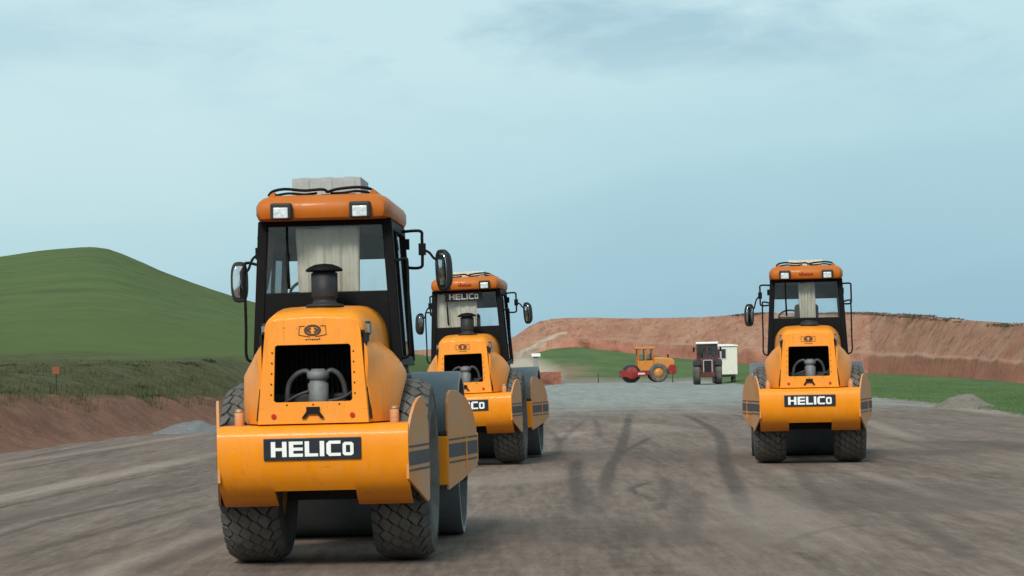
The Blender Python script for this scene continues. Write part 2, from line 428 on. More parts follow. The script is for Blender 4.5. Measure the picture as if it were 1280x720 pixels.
    MB().box((-.54, -.07, 1.50), (.54, 1.25, 1.56)).build('cab_floor', 'black', root)
    MB().hexa([(-.51, -.13, 2.172), (.51, -.13, 2.172), (.51, -.122, 2.172), (-.51, -.122, 2.172)], [(-.48, -.13, 2.703), (.48, -.13, 2.703), (.48, -.122, 2.703), (-.48, -.122, 2.703)]).build('rear_window', 'glass', root)
    MB().hexa([(-.53, 1.27, 1.902), (.53, 1.27, 1.902), (.53, 1.278, 1.902), (-.53, 1.278, 1.902)], [(-.5, 1.27, 2.488), (.5, 1.27, 2.488), (.5, 1.278, 2.488), (-.5, 1.278, 2.488)]).build('front_window', 'glass', root)
    for sx in (-1, 1):
        for ya, yb in ((-.062, .523), (.577, 1.248)):
            MB().hexa([(sx * .560, ya, 1.642), (sx * .566, ya, 1.642), (sx * .566, yb, 1.642), (sx * .560, yb, 1.642)],
                      [(sx * .502, ya, 2.668), (sx * .508, ya, 2.668), (sx * .508, yb, 2.668), (sx * .502, yb, 2.668)]).build('side_window', 'glass', root)
    MB().box((-.48, -.07, 2.70), (.48, 1.24, 2.735)).build('headliner', 'interior', root)
    for sx in (-1, 1):
        MB().plate([(sx * .480, -.06, 2.69), (sx * .480, .42, 2.69), (sx * .488, .30, 2.5), (sx * .494, .12, 2.35), (sx * .505, -.02, 2.2), (sx * .505, -.06, 2.2)], (sx, 0, 0), -.012).build('side_trim', 'interior', root)
    seat = MB(); seat.box((-.20, .15, 1.62), (.20, .62, 1.98)); seat.box((-.18, .10, 1.98), (.18, .22, 2.38))
    seat.build('seat', 'interior', root, .05, 3)
    con = MB(); con.box((-.38, 1.0, 1.56), (-.12, 1.2, 2.05)); con.tube([(-.25, 1.0, 2.0), (-.25, .88, 2.18)], .03)
    con = con.build('console', 'black_plastic', root, .02)
    sw = MB(); ring = [Vector((-.25 + .17 * math.cos(a), .85 + .07 * math.sin(a), 2.2 + .11 * math.sin(a))) for a in [2 * math.pi * i / 24 for i in range(25)]]
    sw.tube(ring, .013, 8); sw.tube([ring[0], ring[12]], .01, 6); sw.build('steering_wheel', 'black_plastic', con)
    wp = MB(); wp.tube([(-.31, -.14, 2.70), (-.31, -.15, 2.24)], .008); wp.tube([(-.31, -.15, 2.50), (-.30, -.152, 2.2)], .013); wp.build('wiper', 'black', root)
    # --- roof
    def plan(z, ins):
        q = [(-.455, -.38), (-.50, -.36), (-.535, -.27), (-.55, -.10), (-.55, 1.25), (-.53, 1.40), (-.42, 1.47)]
        q = q + [(-a, b) for a, b in reversed(q)]
        return [Vector((a * (1 - ins / .55), .545 + (b - .545) * (1 - ins / .93), z)) for a, b in q]
    roof = MB().loft([plan(2.747, .05), plan(2.757, .015), plan(2.79, 0), plan(2.86, 0), plan(2.90, .02), plan(2.93, .055), plan(2.945, .10), plan(2.95, .2)], True)
    roof = roof.build('roof', 'orange_roof', root)
    md = roof.modifiers.new('split', 'EDGE_SPLIT'); md.split_angle = R(33)
    for sx in (-1, 1):
        MB().hexa([(sx * .37, -.31, 2.90), (sx * .46, -.25, 2.90), (sx * .46, 1.2, 2.90), (sx * .37, 1.2, 2.90)],
                  [(sx * .39, -.26, 2.985), (sx * .425, -.22, 2.98), (sx * .425, 1.1, 2.98), (sx * .39, 1.1, 2.985)]).build('roof_rail', 'orange_roof', roof, .015)
        lamp = MB().box((sx * .315 - .085, -.45, 2.742), (sx * .315 + .085, -.36, 2.875)).build('work_lamp', 'black_plastic', root, .015)
        ln = MB()
        ln.box((sx * .315 + .0 - .058, -.462, 2.752), (sx * .315 + .058, -.449, 2.838))
        ln.build('lamp_lens', 'lens', lamp, .01)
    cb = MB()
    cb.tube(smooth_path([(-.44, -.22, 2.95), (-.40, -.24, 2.985), (-.30, -.25, 3.0), (-.15, -.24, 2.985), (0, -.24, 2.99), (.04, -.23, 2.965)]), .012)
    cb.tube(smooth_path([(.04, -.22, 2.97), (.12, -.24, 2.99), (.28, -.25, 3.0), (.38, -.24, 2.985), (.43, -.2, 2.95)]), .012)
    cb.tube(smooth_path([(-.40, -.2, 2.95), (-.28, -.24, 2.965), (-.15, -.22, 2.955), (-.05, -.2, 2.965)]), .010)
    cb.tube(smooth_path([(.40, -.2, 2.95), (.28, -.23, 2.97), (.16, -.22, 2.96), (.06, -.2, 2.96)]), .010)
    cb.build('roof_cable', 'black', roof)
    # --- wheels
    for sx in (-1, 1):
        wh = empty('wheel', (sx * .592, 0, .725)); wh.parent = root
        make_tyre(.48, .725, (0, 0, 0)).build('tyre', 'rubber', wh)
        rm = MB().lathe_x([(sx * -.17, .05), (sx * -.17, .36), (sx * -.18, .39), (sx * .18, .39), (sx * .17, .36), (sx * .06, .33), (sx * .05, .16), (sx * .12, .14), (sx * .12, .01)], (0, 0, 0), 32)
        rm.build('rim', 'orange', wh)
    ch = MB(); ch.box((-.31, -1.0, .66), (.31, .9, 1.12)); ch.box((-.33, -.18, .5), (.33, .18, .92)); ch.box((-.56, -.28, 1.49), (.56, 1.25, 1.50)); ch.box((-.30, .9, .55), (.30, 1.66, 1.0))
    ch.box((-.56, .78, .9), (-.33, 1.3, 1.48)); ch.box((.33, .78, .9), (.56, 1.3, 1.48)); ch.box((-.31, -.28, 1.12), (.31, 1.25, 1.48))
    ch.box((-.70, -1.2, .8), (.70, -.86, 1.06))
    ch.build('chassis', 'chassis', root, .01)
    # --- drum and its frame
    dr = MB(); dr.lathe_x([(-.90, .68), (-.90, .745), (-.89, .75), (.89, .75), (.90, .745), (.90, .68), (.80, .67), (.80, .02)], (0, 2.75, .75), 96)
    dr.lathe_x([(-.90, .68), (-.80, .67), (-.80, .02)], (0, 2.75, .75), 96)
    dr = dr.build('drum', 'drum', root)
    md = dr.modifiers.new('split', 'EDGE_SPLIT'); md.split_angle = R(40)
    for sx in (-1, 1):
        MB().lathe_x([(sx * .9005, .69), (sx * .905, .69), (sx * .905, .742), (sx * .9005, .742)], (0, 2.75, .75), 96, False).build('drum_rim', 'drum_rim', dr)
        MB().lathe_x([(sx * .799, .60), (sx * .803, .60), (sx * .803, .01)], (0, 2.75, .75), 48, False).build('drum_web', 'void', dr)
        MB().lathe_x([(sx * .80, .30), (sx * .94, .26), (sx * .94, .01)], (0, 2.75, .75), 32).build('drum_hub', 'chassis', dr)
    fr = MB(); fr.box((-.84, 1.66, .50), (.84, 1.86, .93)); fr.box((-.9, 3.62, .50), (.9, 3.80, .90))
    for sx in (-1, 1):
        fr.hexa([(sx * .93, 2.3, .62), (sx * .97, 2.3, .62), (sx * 1.0, 3.7, .62), (sx * .95, 3.7, .62)], [(sx * .93, 2.3, .9), (sx * .97, 2.3, .9), (sx * 1.0, 3.7, .9), (sx * .95, 3.7, .9)])
    fr = fr.build('drum_frame', 'orange', root, .01)
    MB().box((-.83, 1.665, .935), (.83, 1.9, .975)).build('scraper', 'chassis', root)
    for sx in (-1, 1):
        ol = [(0, .46), (0, 1.22), (.04, 1.30), (.12, 1.335), (.35, 1.33), (.7, 1.26), (.95, 1.14), (1.08, 1.0), (1.1, .85), (1.1, .62), (.5, .52)]
        mb, P = wing(sx, .843, 1.665, .20, 1.1, ol)
        w = mb.build('side_plate', 'orange_dusty', root, .004)
        st = MB()
        for z0, z1 in ((.74, .86), (.89, .905), (.69, .705)):
            for u0, u1 in ((.02, .46), (.49, 1.09)):
                st.plate([P(u0, z0, .003), P(u1, z0, .003), P(u1, z1, .003), P(u0, z1, .003)], P(0, 0, 1) - P(0, 0, 0), .002)
        st.build('stripe', 'stripe', w)
    # --- grab rails
    for sx in (-1, 1):
        hr = MB()
        hr.tube(smooth_path([(sx * .55, -.13, 2.40), (sx * .64, -.12, 2.42), (sx * .66, -.12, 2.36), (sx * .66, -.12, 1.9), (sx * .66, -.12, 1.66), (sx * .60, -.11, 1.62)], 5), .012)
        hr.build('grab_rail', 'black', root)
    return root

def add_intake(root):
    a = MB().lathe_z([(0, .15), (.02, .15), (.03, .10), (.06, .085), (.075, .10), (.09, .105), (.27, .105), (.275, .09), (.30, .09)], (.03, -.52, 2.035), 28).build('air_intake', 'black_plastic', root)
    MB().lathe_z([(0, .12), (.0, .145), (.015, .146), (.035, .12), (.055, .07), (.062, .01)], (.03, -.52, 2.318), 28).build('intake_cap', 'black', a)
def add_low_intake(root):
    MB().lathe_z([(0, .14), (.02, .15), (.035, .13), (.06, .12), (.075, .05)], (.03, -.42, 2.045), 24).build('air_intake', 'black_plastic', root)
def add_mirror(root, sx, low, turn):
    br = MB()
    br.tube(smooth_path([(sx * .50, 1.0, 2.70), (sx * .63, 1.0, 2.71), (sx * .695, 1.0, 2.70), (sx * .70, 1.0, 2.64), (sx * .70, 1.0, 2.45), (sx * .69, 1.0, 2.40), (sx * .63, 1.0, 2.39), (sx * .55, 1.0, 2.40)], 5), .013)
    br.tube(smooth_path([(sx * .70, 1.0, 2.55), (sx * .76, 1.0, 2.52 - low * .3), (sx * .80, 1.0, 2.47 - low), (sx * .845, 1.0, 2.46 - low)], 4), .011)
    br.box((sx * .70 - .03, .975, 2.50), (sx * .70 + .03, 1.03, 2.60))
    br.box((sx * .53, .97, 2.55), (sx * .53 + sx * .06, 1.03, 2.64))
    br = br.build('mirror_bracket', 'black', root)
    m = MB(); T = Matrix.Translation((sx * .875, 1.0, 2.37 - low)) @ Matrix.Rotation(turn[0], 4, 'Z') @ Matrix.Rotation(turn[1], 4, 'X')
    def oval(k, y, kx=1): return [T @ Vector((.075 * k * kx * (abs(math.cos(a)) ** .6) * (1 if math.cos(a) > 0 else -1), y, .175 * k * (abs(math.sin(a)) ** .7) * (1 if math.sin(a) > 0 else -1))) for a in [2 * math.pi * i / 28 for i in range(28)]]
    m.loft([oval(.93, -.022), oval(1, -.015), oval(1, .01), oval(.85, .05), oval(.45, .07)], True)
    m = m.build('mirror', 'black_plastic', root)
    MB().loft([oval(.86, -.0225)] + [oval(k * .86, -.0225 - .016 * (1 - k * k)) for k in (1, .85, .7, .55, .4, .25, .1)], True).build('mirror_glass', 'chrome', m)
def add_bracket_only(root, sx):
    br = MB()
    br.tube(smooth_path([(sx * .50, 1.0, 2.70), (sx * .63, 1.0, 2.71), (sx * .695, 1.0, 2.70), (sx * .70, 1.0, 2.64), (sx * .70, 1.0, 2.45), (sx * .69, 1.0, 2.40), (sx * .63, 1.0, 2.39), (sx * .55, 1.0, 2.40)], 5), .013)
    br.box((sx * .53, .97, 2.55), (sx * .53 + sx * .06, 1.03, 2.64))
    br.build('mirror_bracket', 'black', root)
def add_curtain(root, x0, x1, z0, z1, folds, amp, seed):
    mb = MB(); nx, nz = 70, 24; rnd = random.Random(seed); ph = rnd.uniform(0, 6); rg = []
    for j in range(nz + 1):
        k = j / nz; row = []
        for i in range(nx + 1):
            u = i / nx
            x = x0 + (x1 - x0) * u + .02 * (1 - k) * math.sin(5 * u + ph)
            d = amp * (1.15 - k * .5) * (math.sin(folds * 6.28 * (u + .06 * (1 - k) * math.sin(3 * u + ph)) + ph) + .5 * math.sin(folds * 2.7 * 6.28 * u + 2 * k + ph))
            d += amp * 1.6 * noise.noise(Vector((u * 5 + 2 * k, k * 3, seed)))
            row.append(Vector((x, -.045 + d, z0 + (z1 - z0) * k - .012 * math.sin(u * math.pi * 2) * (1 if j == nz else 0))))
        rg.append(row)
    mb.loft(rg, True, (False, False), False)
    o = mb.build('curtain', 'cloth', root); o.modifiers.new('thick', 'SOLIDIFY').thickness = .003
def add_roof_box(root, mat, z1, y0, y1, x0=-.27, x1=.29, n=8):
    mb = MB(); mb.box((x0, y0, 2.945), (x1, y1, z1))
    for i in range(n):
        a = x0 + (x1 - x0) * (i + .25) / n; b = x0 + (x1 - x0) * (i + .75) / n
        mb.box((a, y0 - .008, 2.965), (b, y0 - .0, z1 - .02)); mb.box((a, y0 + .03, z1), (b, y1 - .03, z1 + .008))
    mb.build('roof_box', mat, root, .012)
def add_script(root):
    mb = MB(); pts = [(-.1 + i * .2 / 26, -.388, 2.815 + .018 * math.sin(i * 1.35) + (.02 if i in (5, 6, 14) else 0)) for i in range(27)]
    mb.tube(pts, .0065, 6); mb.build('roof_script', 'reddecal', root)
def add_window_sign(root):
    s = MB().box((-.335, -.165, 2.575), (.245, -.155, 2.715)).build('window_sign', 'plate', root, .003)
    lt = MB()
    for poly in lettering(.088): lt.plate([(x * 1.05 - .04, -.1655, z + 2.645) for x, z in poly], (0, -1, 0), .004)
    lt.build('lettering', 'white', s)

proto = make_roller()
mids = [copy_tree(proto), copy_tree(proto)]
near, centre, right = proto, mids[0], mids[1]
G = 'orange road rollers seen from behind on the roadbed'
for o, (px, py), rz, ry, lab in (
        (near, (418, 700), -2.0, -.25, 'nearest and largest orange roller, with a solid grey box on its cab roof'),
        (centre, (593, 580.5), -4.2, -1.3, 'orange roller with a black sign across the top of its rear cab window'),
        (right, (1013, 577.5), -6.5, 0, 'orange roller without a mushroom air intake, the one nearest the white wagon')):
    o.location = gr(px, py); o.rotation_euler = (0, R(ry), R(rz)); tag(o, lab, 'road roller', G)
add_intake(near); add_intake(centre); add_low_intake(right)
add_mirror(near, 1, .0, (R(-38), R(3))); add_mirror(near, -1, .06, (R(12), R(-2)))
add_mirror(centre, 1, .0, (R(-38), R(4))); add_mirror(centre, -1, .1, (R(50), R(4)))
add_mirror(right, -1, .12, (R(22), R(3))); add_bracket_only(right, 1)
add_curtain(near, -.25, .27, 2.16, 2.70, 4, .012, 1); add_curtain(centre, -.50, .16, 2.16, 2.70, 5, .010, 2); add_curtain(right, -.12, .13, 2.16, 2.70, 5, .02, 3)
add_roof_box(near, 'grey_plastic', 3.10, -.05, .6, n=3)
add_roof_box(centre, 'pale_plastic', 3.045, .15, .75, -.29, .27); add_roof_box(right, 'pale_plastic', 3.045, .15, .75, -.26, .26)
add_script(centre); add_script(right); add_window_sign(centre)

# ------------------------------------------------------------------ road
def fb(p, s, o=5): return noise.fractal(Vector(p) * s, 1.0, 2.0, o)
def lerp_tab(tab, x):
    xs = [r[0] for r in tab]
    return [float(np.interp(x, xs, [r[k] for r in tab])) for k in range(1, len(tab[0]))]

left_edge = [(-40, -17.2), (0, -14.2), (46.6, -10.35), (67, -8.6), (120, -3.2), (192, 4.0)]
right_edge = [(-40, 12), (40, 13.0), (62, 13.6), (92, 14.6), (120, 17), (150, 19.8), (192, 23.5)]
ys = np.concatenate([np.linspace(-40, 14, 20), np.linspace(14.3, 50, 230), np.linspace(50.4, 192, 230)])
nx = 330
road_darks = [  # tyre marks and broad dark patches: picture points on the road, half width, darkness
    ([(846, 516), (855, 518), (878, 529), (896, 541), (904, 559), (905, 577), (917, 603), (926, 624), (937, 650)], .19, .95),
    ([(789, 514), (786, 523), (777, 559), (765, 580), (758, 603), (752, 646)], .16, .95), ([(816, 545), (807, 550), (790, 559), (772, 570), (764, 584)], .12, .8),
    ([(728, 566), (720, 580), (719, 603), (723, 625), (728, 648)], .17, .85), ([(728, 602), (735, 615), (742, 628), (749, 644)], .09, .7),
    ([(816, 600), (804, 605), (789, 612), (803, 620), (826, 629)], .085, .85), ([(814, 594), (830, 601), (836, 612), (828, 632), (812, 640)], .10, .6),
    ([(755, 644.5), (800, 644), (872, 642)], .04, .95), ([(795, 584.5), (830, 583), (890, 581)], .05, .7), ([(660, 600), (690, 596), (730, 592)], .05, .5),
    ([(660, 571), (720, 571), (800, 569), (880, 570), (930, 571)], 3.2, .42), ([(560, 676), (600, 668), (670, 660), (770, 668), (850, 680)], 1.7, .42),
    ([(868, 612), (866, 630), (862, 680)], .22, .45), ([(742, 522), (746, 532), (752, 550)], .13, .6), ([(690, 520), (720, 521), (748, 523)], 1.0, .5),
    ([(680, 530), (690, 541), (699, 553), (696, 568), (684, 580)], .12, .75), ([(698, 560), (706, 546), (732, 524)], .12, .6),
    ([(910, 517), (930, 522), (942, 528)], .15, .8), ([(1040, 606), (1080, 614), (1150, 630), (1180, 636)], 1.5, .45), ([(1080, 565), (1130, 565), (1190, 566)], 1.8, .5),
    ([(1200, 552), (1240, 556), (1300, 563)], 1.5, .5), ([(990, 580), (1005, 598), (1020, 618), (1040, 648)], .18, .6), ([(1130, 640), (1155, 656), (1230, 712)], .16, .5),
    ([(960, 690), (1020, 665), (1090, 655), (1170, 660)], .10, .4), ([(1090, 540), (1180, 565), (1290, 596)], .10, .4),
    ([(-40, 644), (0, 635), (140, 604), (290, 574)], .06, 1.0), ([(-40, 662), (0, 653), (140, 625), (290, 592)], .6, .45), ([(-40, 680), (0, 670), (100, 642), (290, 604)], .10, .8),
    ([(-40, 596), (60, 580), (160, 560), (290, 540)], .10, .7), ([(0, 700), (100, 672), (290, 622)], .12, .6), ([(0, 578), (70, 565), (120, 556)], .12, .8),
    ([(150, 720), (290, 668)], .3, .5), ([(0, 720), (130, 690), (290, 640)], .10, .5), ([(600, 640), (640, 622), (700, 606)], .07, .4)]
lights = [([(1080, 525), (1088, 528), (1120, 540), (1155, 553)], .3, .55), ([(1075, 589), (1092, 595), (1140, 611), (1190, 627)], .22, .5), ([(1060, 503), (1120, 505), (1200, 510), (1300, 523)], .7, .75),
          ([(-40, 632), (0, 623), (140, 594), (290, 562)], .42, .75), ([(-40, 588), (60, 572), (290, 536)], .3, .5), ([(90, 732), (120, 720), (200, 690), (290, 655)], .26, .7), ([(0, 660), (140, 630), (290, 598)], .06, .6),
          ([(690, 514), (740, 512), (940, 510)], 1.4, .55), ([(590, 606), (640, 600), (700, 588)], .9, .4), ([(700, 548), (716, 541), (740, 540)], .5, .6),
          ([(940, 610), (960, 640), (1000, 690)], .7, .4), ([(780, 528), (830, 536), (860, 540)], .8, .45)]
X = np.zeros((len(ys), nx)); Y = np.repeat(ys[:, None], nx, 1)
for i, y in enumerate(ys):
    a, b = lerp_tab(left_edge, y)[0] + .35 * fb((0, y, 1), .16), lerp_tab(right_edge, y)[0] + .5 * fb((9, y, 1), .13)
    X[i] = np.linspace(a, b, nx)
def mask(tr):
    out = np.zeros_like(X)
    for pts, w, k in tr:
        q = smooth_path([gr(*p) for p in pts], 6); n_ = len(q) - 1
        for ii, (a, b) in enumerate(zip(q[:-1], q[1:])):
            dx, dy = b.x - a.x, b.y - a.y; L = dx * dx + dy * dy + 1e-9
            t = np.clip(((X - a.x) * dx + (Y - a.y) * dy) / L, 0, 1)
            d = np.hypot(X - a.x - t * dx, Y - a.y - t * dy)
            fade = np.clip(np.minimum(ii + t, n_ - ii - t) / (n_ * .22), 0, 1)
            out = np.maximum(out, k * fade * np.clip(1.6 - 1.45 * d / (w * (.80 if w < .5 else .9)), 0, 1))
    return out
dark, light = mask(road_darks), mask(lights)
Z = np.zeros_like(X)
for i in range(len(ys)):
    if ys[i] > 13:
        for j in range(nx): Z[i, j] = .006 * noise.noise(Vector((X[i, j] * .8, Y[i, j] * .35, 3)))
me = bpy.data.meshes.new('road')
V = np.stack([X, Y, Z], -1).reshape(-1, 3); n0 = len(ys)
idx = np.arange(n0 * nx).reshape(n0, nx)
Fq = np.stack([idx[:-1, :-1], idx[:-1, 1:], idx[1:, 1:], idx[1:, :-1]], -1).reshape(-1, 4)
me.from_pydata(V.tolist(), [], Fq.tolist())
for nm, arr in (('dark_marks', dark), ('dust', light)):
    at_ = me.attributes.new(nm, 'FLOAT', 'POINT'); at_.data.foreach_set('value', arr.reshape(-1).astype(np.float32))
me.polygons.foreach_set('use_smooth', [True] * len(me.polygons))
t = NT('dusty_roadbed')
rot = (0, 0, R(5.3))
w1 = t.coord('World', (1, 1, 1)); ws = t.coord('World', (1, .06, 1), rot); wb = t.coord('World', (1, .35, 1), rot)
s1 = t.noise(ws, 1.3, 9, .72, .3); s2 = t.noise(ws, 4.5, 6, .68, .2); b1 = t.noise(wb, .30, 7, .66, .8); md = t.noise(w1, 2.6, 8, .74, .4)
fine = t.noise(w1, 22, 6, .75); grit = t.noise(w1, 75, 2, .6)
c = t.mix(t.rng(s1, .34, .66), (0.110, 0.076, 0.059), (0.279, 0.202, 0.162))
c = t.mix(t.rng(b1, .38, .68, 0, .6), c, (0.093, 0.067, 0.055))
c = t.mix(t.rng(md, .42, .72, 0, .42), c, (0.315, 0.235, 0.190))
c = t.mix(t.rng(s2, .46, .72, 0, .45), c, (0.356, 0.274, 0.225))
g1 = t.noise(t.coord('World', (1, .11, 1), rot), 9, 8, .75, .2); g2 = t.noise(t.coord('World', (1, .16, 1), rot), 3.2, 7, .72, .6)
c = t.mix(t.rng(g1, .48, .70, 0, .38), c, (0.072, 0.059, 0.050))
c = t.mix(t.rng(g1, .52, .32, 0, .30), c, (0.346, 0.295, 0.248))
c = t.mix(t.rng(g2, .52, .70, 0, .28), c, (0.080, 0.066, 0.055))
c = t.mix(t.math('MULTIPLY', t.attr('dust'), t.rng(g1, .36, .6, .25, 1)), c, (0.433, 0.343, 0.284))
c = t.mix(t.math('MULTIPLY', t.math('MULTIPLY', t.rng(t.attr('dark_marks'), .06, .85), t.rng(g1, .35, .62, 1, .6)), t.rng(g2, .35, .65, 1, .7)), c, (0.056, 0.042, 0.038))  # darkens the road along the tyre marks and over the broad patches
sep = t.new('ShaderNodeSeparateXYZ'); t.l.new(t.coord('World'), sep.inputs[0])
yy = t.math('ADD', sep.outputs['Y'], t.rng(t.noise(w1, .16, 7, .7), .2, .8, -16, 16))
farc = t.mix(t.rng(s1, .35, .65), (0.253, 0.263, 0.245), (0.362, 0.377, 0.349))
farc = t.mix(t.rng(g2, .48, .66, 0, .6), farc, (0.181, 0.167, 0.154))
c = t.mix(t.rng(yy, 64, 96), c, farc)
c = t.mix(t.rng(fine, .35, .7, 0, .45), c, (0.077, 0.059, 0.049))
c = t.mix(t.rng(grit, .60, .70, 0, .2), c, (0.473, 0.383, 0.326))
t.bump(t.math('ADD', fine, t.math('MULTIPLY', md, 1.5)), .45, .025)
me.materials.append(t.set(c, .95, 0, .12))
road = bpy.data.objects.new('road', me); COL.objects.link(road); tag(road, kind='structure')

# ------------------------------------------------------------------ ground sheet
def soil(name, a, b, c3, sc=1.0, stretch=(1, 1, 1), bump=.6):
    t = NT(name); v = t.coord('World', stretch); w = t.coord('World')
    n = t.noise(v, .25 * sc, 8, .65); n2 = t.noise(v, 2.2 * sc, 6, .7); n3 = t.noise(w, 14 * sc, 4, .7)
    c = t.mix(t.rng(n, .35, .65), a, b); c = t.mix(t.rng(n2, .45, .7, 0, .7), c, c3)
    c = t.mix(t.rng(n3, .5, .8, 0, .5), c, tuple(x * .55 for x in a))
    t.bump(n2, bump, .15)
    return t.set(c, .95, 0, .15)
M['soil'] = soil('bare_soil', (.16, .12, .09), (.20, .16, .12), (.12, .13, .07))
M['redbank'] = None
g = MB(); g.box((-4000, -600, -.6), (4000, 7000, -.03)); tag(g.build('ground', 'soil'), kind='structure')

def grid_obj(name, mat, P, attrs=None):
    n, m = len(P), len(P[0]); vs = [tuple(p) for r in P for p in r]
    fs = [(i * m + j, i * m + j + 1, (i + 1) * m + j + 1, (i + 1) * m + j) for i in range(n - 1) for j in range(m - 1)]
    me = bpy.data.meshes.new(name); me.from_pydata(vs, [], fs)
    me.polygons.foreach_set('use_smooth', [True] * len(fs))
    for k, a in (attrs or {}).items():
        q = me.attributes.new(k, 'FLOAT', 'POINT'); q.data.foreach_set('value', a)
    bm = bmesh.new(); bm.from_mesh(me); bmesh.ops.recalc_face_normals(bm, faces=bm.faces)
    if sum(f.normal.z for f in bm.faces) < 0: bmesh.ops.reverse_faces(bm, faces=bm.faces)
    bm.to_mesh(me); bm.free()
    me.materials.append(M[mat] if isinstance(mat, str) else mat)
    o = bpy.data.objects.new(name, me); COL.objects.link(o); tag(o, kind='structure'); return o

# ------------------------------------------------------------------ left side: cut bank, rough verge, green hill
sky_px = [(-700, 398), (-400, 372), (-200, 345), (-60, 324), (0, 317), (50, 309), (80, 306), (112, 304), (140, 308), (170, 320), (200, 333), (240, 348), (290, 365), (330, 376), (400, 398), (470, 420), (540, 436), (620, 446), (700, 455), (1000, 458)]
ridge = []
for px, py in sky_px:
    p = at(px, py, 250); ridge.append((p.x, p.z))
def ridge_z(x): return float(np.interp(x, [r[0] for r in ridge], [r[1] for r in ridge]))
def sstep(t): t = max(0, min(1, t)); return t * t * (3 - 2 * t)
def left_z(x, y, s):                       # s: distance left of the road edge
    hb = float(np.interp(y, [20, 46, 60, 75, 110, 160], [1.4, 1.27, 1.05, .78, .5, .2]))
    er = fb((x, y, 0), .5, 5)
    z = hb * sstep((s - .35 + er * .35) / (2.1 + .5 * fb((0, y, 4), .2)))
    rough = sstep((s - 2.5) / 3)
    z += rough * (.10 * fb((x, y, 7), .35, 5) + .12)
    z += float(np.interp(y, [44, 60, 75, 110, 150], [0, .35, .85, 1.75, 1.9])) * sstep((s - 2.2) / 4)
    k = max(0, (y - 92) / 158)
    hill = ridge_z(x * 250 / max(y, 120))
    hk = sstep(k * .97) if y < 250 else max(-.5, 1 - (y - 250) / 120)
    z = z + (max(0, hill - 2.9)) * hk * sstep((s - 2) / 20)
    return z
P = []; cut = []
yr = list(np.linspace(8, 40, 30)) + list(np.linspace(40.5, 90, 130)) + list(np.linspace(91, 250, 100)) + list(np.linspace(255, 400, 20))
srow = list(np.linspace(-.5, 5, 40)) + list(np.linspace(5.3, 30, 60)) + list(np.linspace(31, 160, 90))
for y in yr:
    e = lerp_tab(left_edge, min(y, 192))[0]
    row = []
    for s in srow:
        x = e - s
        row.append((x, y, left_z(x, y, s) - (.12 if s < -.1 else 0)))
        n_ = fb((x, y, 2), .6, 4)
        cut.append(float(max(0, min(1, 1.25 - abs(s - .9) / 1.7 + n_ * .3))))
    P.append(row)
t = NT('verge_and_hill')
w = t.coord('World'); wr = t.coord('World', (.35, 1, 1), (0, 0, R(8)))
n1 = t.noise(w, .12, 8, .62); n2 = t.noise(w, 1.4, 7, .7); n3 = t.noise(wr, .55, 6, .6); n4 = t.noise(w, 7, 5, .75)
rows_ = t.noise(t.coord('World', (.02, .5, 1.2), (0, 0, R(-6))), 1.2, 6, .6)
sep = t.new('ShaderNodeSeparateXYZ'); t.l.new(w, sep.inputs[0])
field = t.mix(t.rng(rows_, .35, .65), (.068, .105, .034), (.112, .158, .052))
field = t.mix(t.rng(n4, .45, .75, 0, .35), field, (.04, .06, .02))
field = t.mix(t.rng(n1, .42, .68, 0, .7), field, (.110, .135, .048))
field = t.mix(t.rng(n3, .50, .75, 0, .6), field, (.075, .07, .042))
rough = t.mix(t.rng(n2, .35, .65), (.050, .056, .024), (.125, .115, .052))
rough = t.mix(t.rng(n4, .5, .75, 0, .6), rough, (.022, .028, .014))
yy = t.math('ADD', sep.outputs['Y'], t.rng(t.noise(w, .1, 5, .6), 0, 1, -22, 22))
bright = t.mix(t.rng(n3, .3, .7), (.080, .115, .033), (.105, .135, .042))
c = t.mix(t.rng(yy, 98, 108), rough, bright); c = t.mix(t.rng(yy, 125, 160), c, field)
ridge_b = t.rng(t.math('ADD', sep.outputs['X'], t.rng(n1, 0, 1, -9, 9)), -40, -33)
c = t.mix(t.math('MULTIPLY', t.math('MULTIPLY', ridge_b, t.rng(yy, 205, 245)), .6), c, (.11, .085, .05))
red = t.mix(t.rng(n2, .3, .7), (.165, .074, .048), (.26, .135, .092))
vs_ = t.noise(t.coord('World', (2.4, 2.4, .35)), 1.6, 7, .7)
red = t.mix(t.rng(vs_, .45, .7, 0, .75), red, (.14, .072, .055))
red = t.mix(t.rng(n4, .55, .8, 0, .7), red, (.33, .21, .155))
c = t.mix(t.rng(t.attr('cut'), .4, .6), c, red)
t.bump(t.math('ADD', n4, n2), .8, .12)
M['hillmat'] = t.set(c, .95, 0, .12)
grid_obj('left_bank_and_hill', 'hillmat', P, {'cut': cut})

# ------------------------------------------------------------------ right and far side: field and red cut slope
bank = [  # px, base y, base d, top y, top d
    (400, 463, 300, 446, 322), (480, 462, 300, 441, 322), (560, 461, 302, 435, 328), (620, 458, 308, 430, 333), (645, 452, 314, 420, 335), (660, 446, 318, 409, 335), (675, 440, 320, 401, 337), (690, 436, 320, 398.5, 339),
    (720, 433.5, 318, 397, 340), (800, 443, 300, 398, 326), (870, 450, 280, 396.5, 308), (915, 454, 266, 394, 292), (940, 456, 260, 391.5, 287), (1010, 461, 248, 391, 275), (1085, 467, 238, 390.5, 262), (1140, 470, 205, 394, 230),
    (1180, 473, 180, 398, 204), (1280, 480, 126, 405, 150), (1400, 489, 95, 410, 118), (1700, 512, 60, 428, 80)]
near_f = [(400, 466, 250), (560, 466, 240), (640, 466, 220), (660, 468, 205), (700, 471.5, 196), (870, 473, 196), (925, 482, 158), (960, 486, 130), (1010, 491, 112), (1085, 497, 94), (1130, 500.5, 86), (1280, 517, 62), (1400, 530, 52), (1700, 562, 38)]
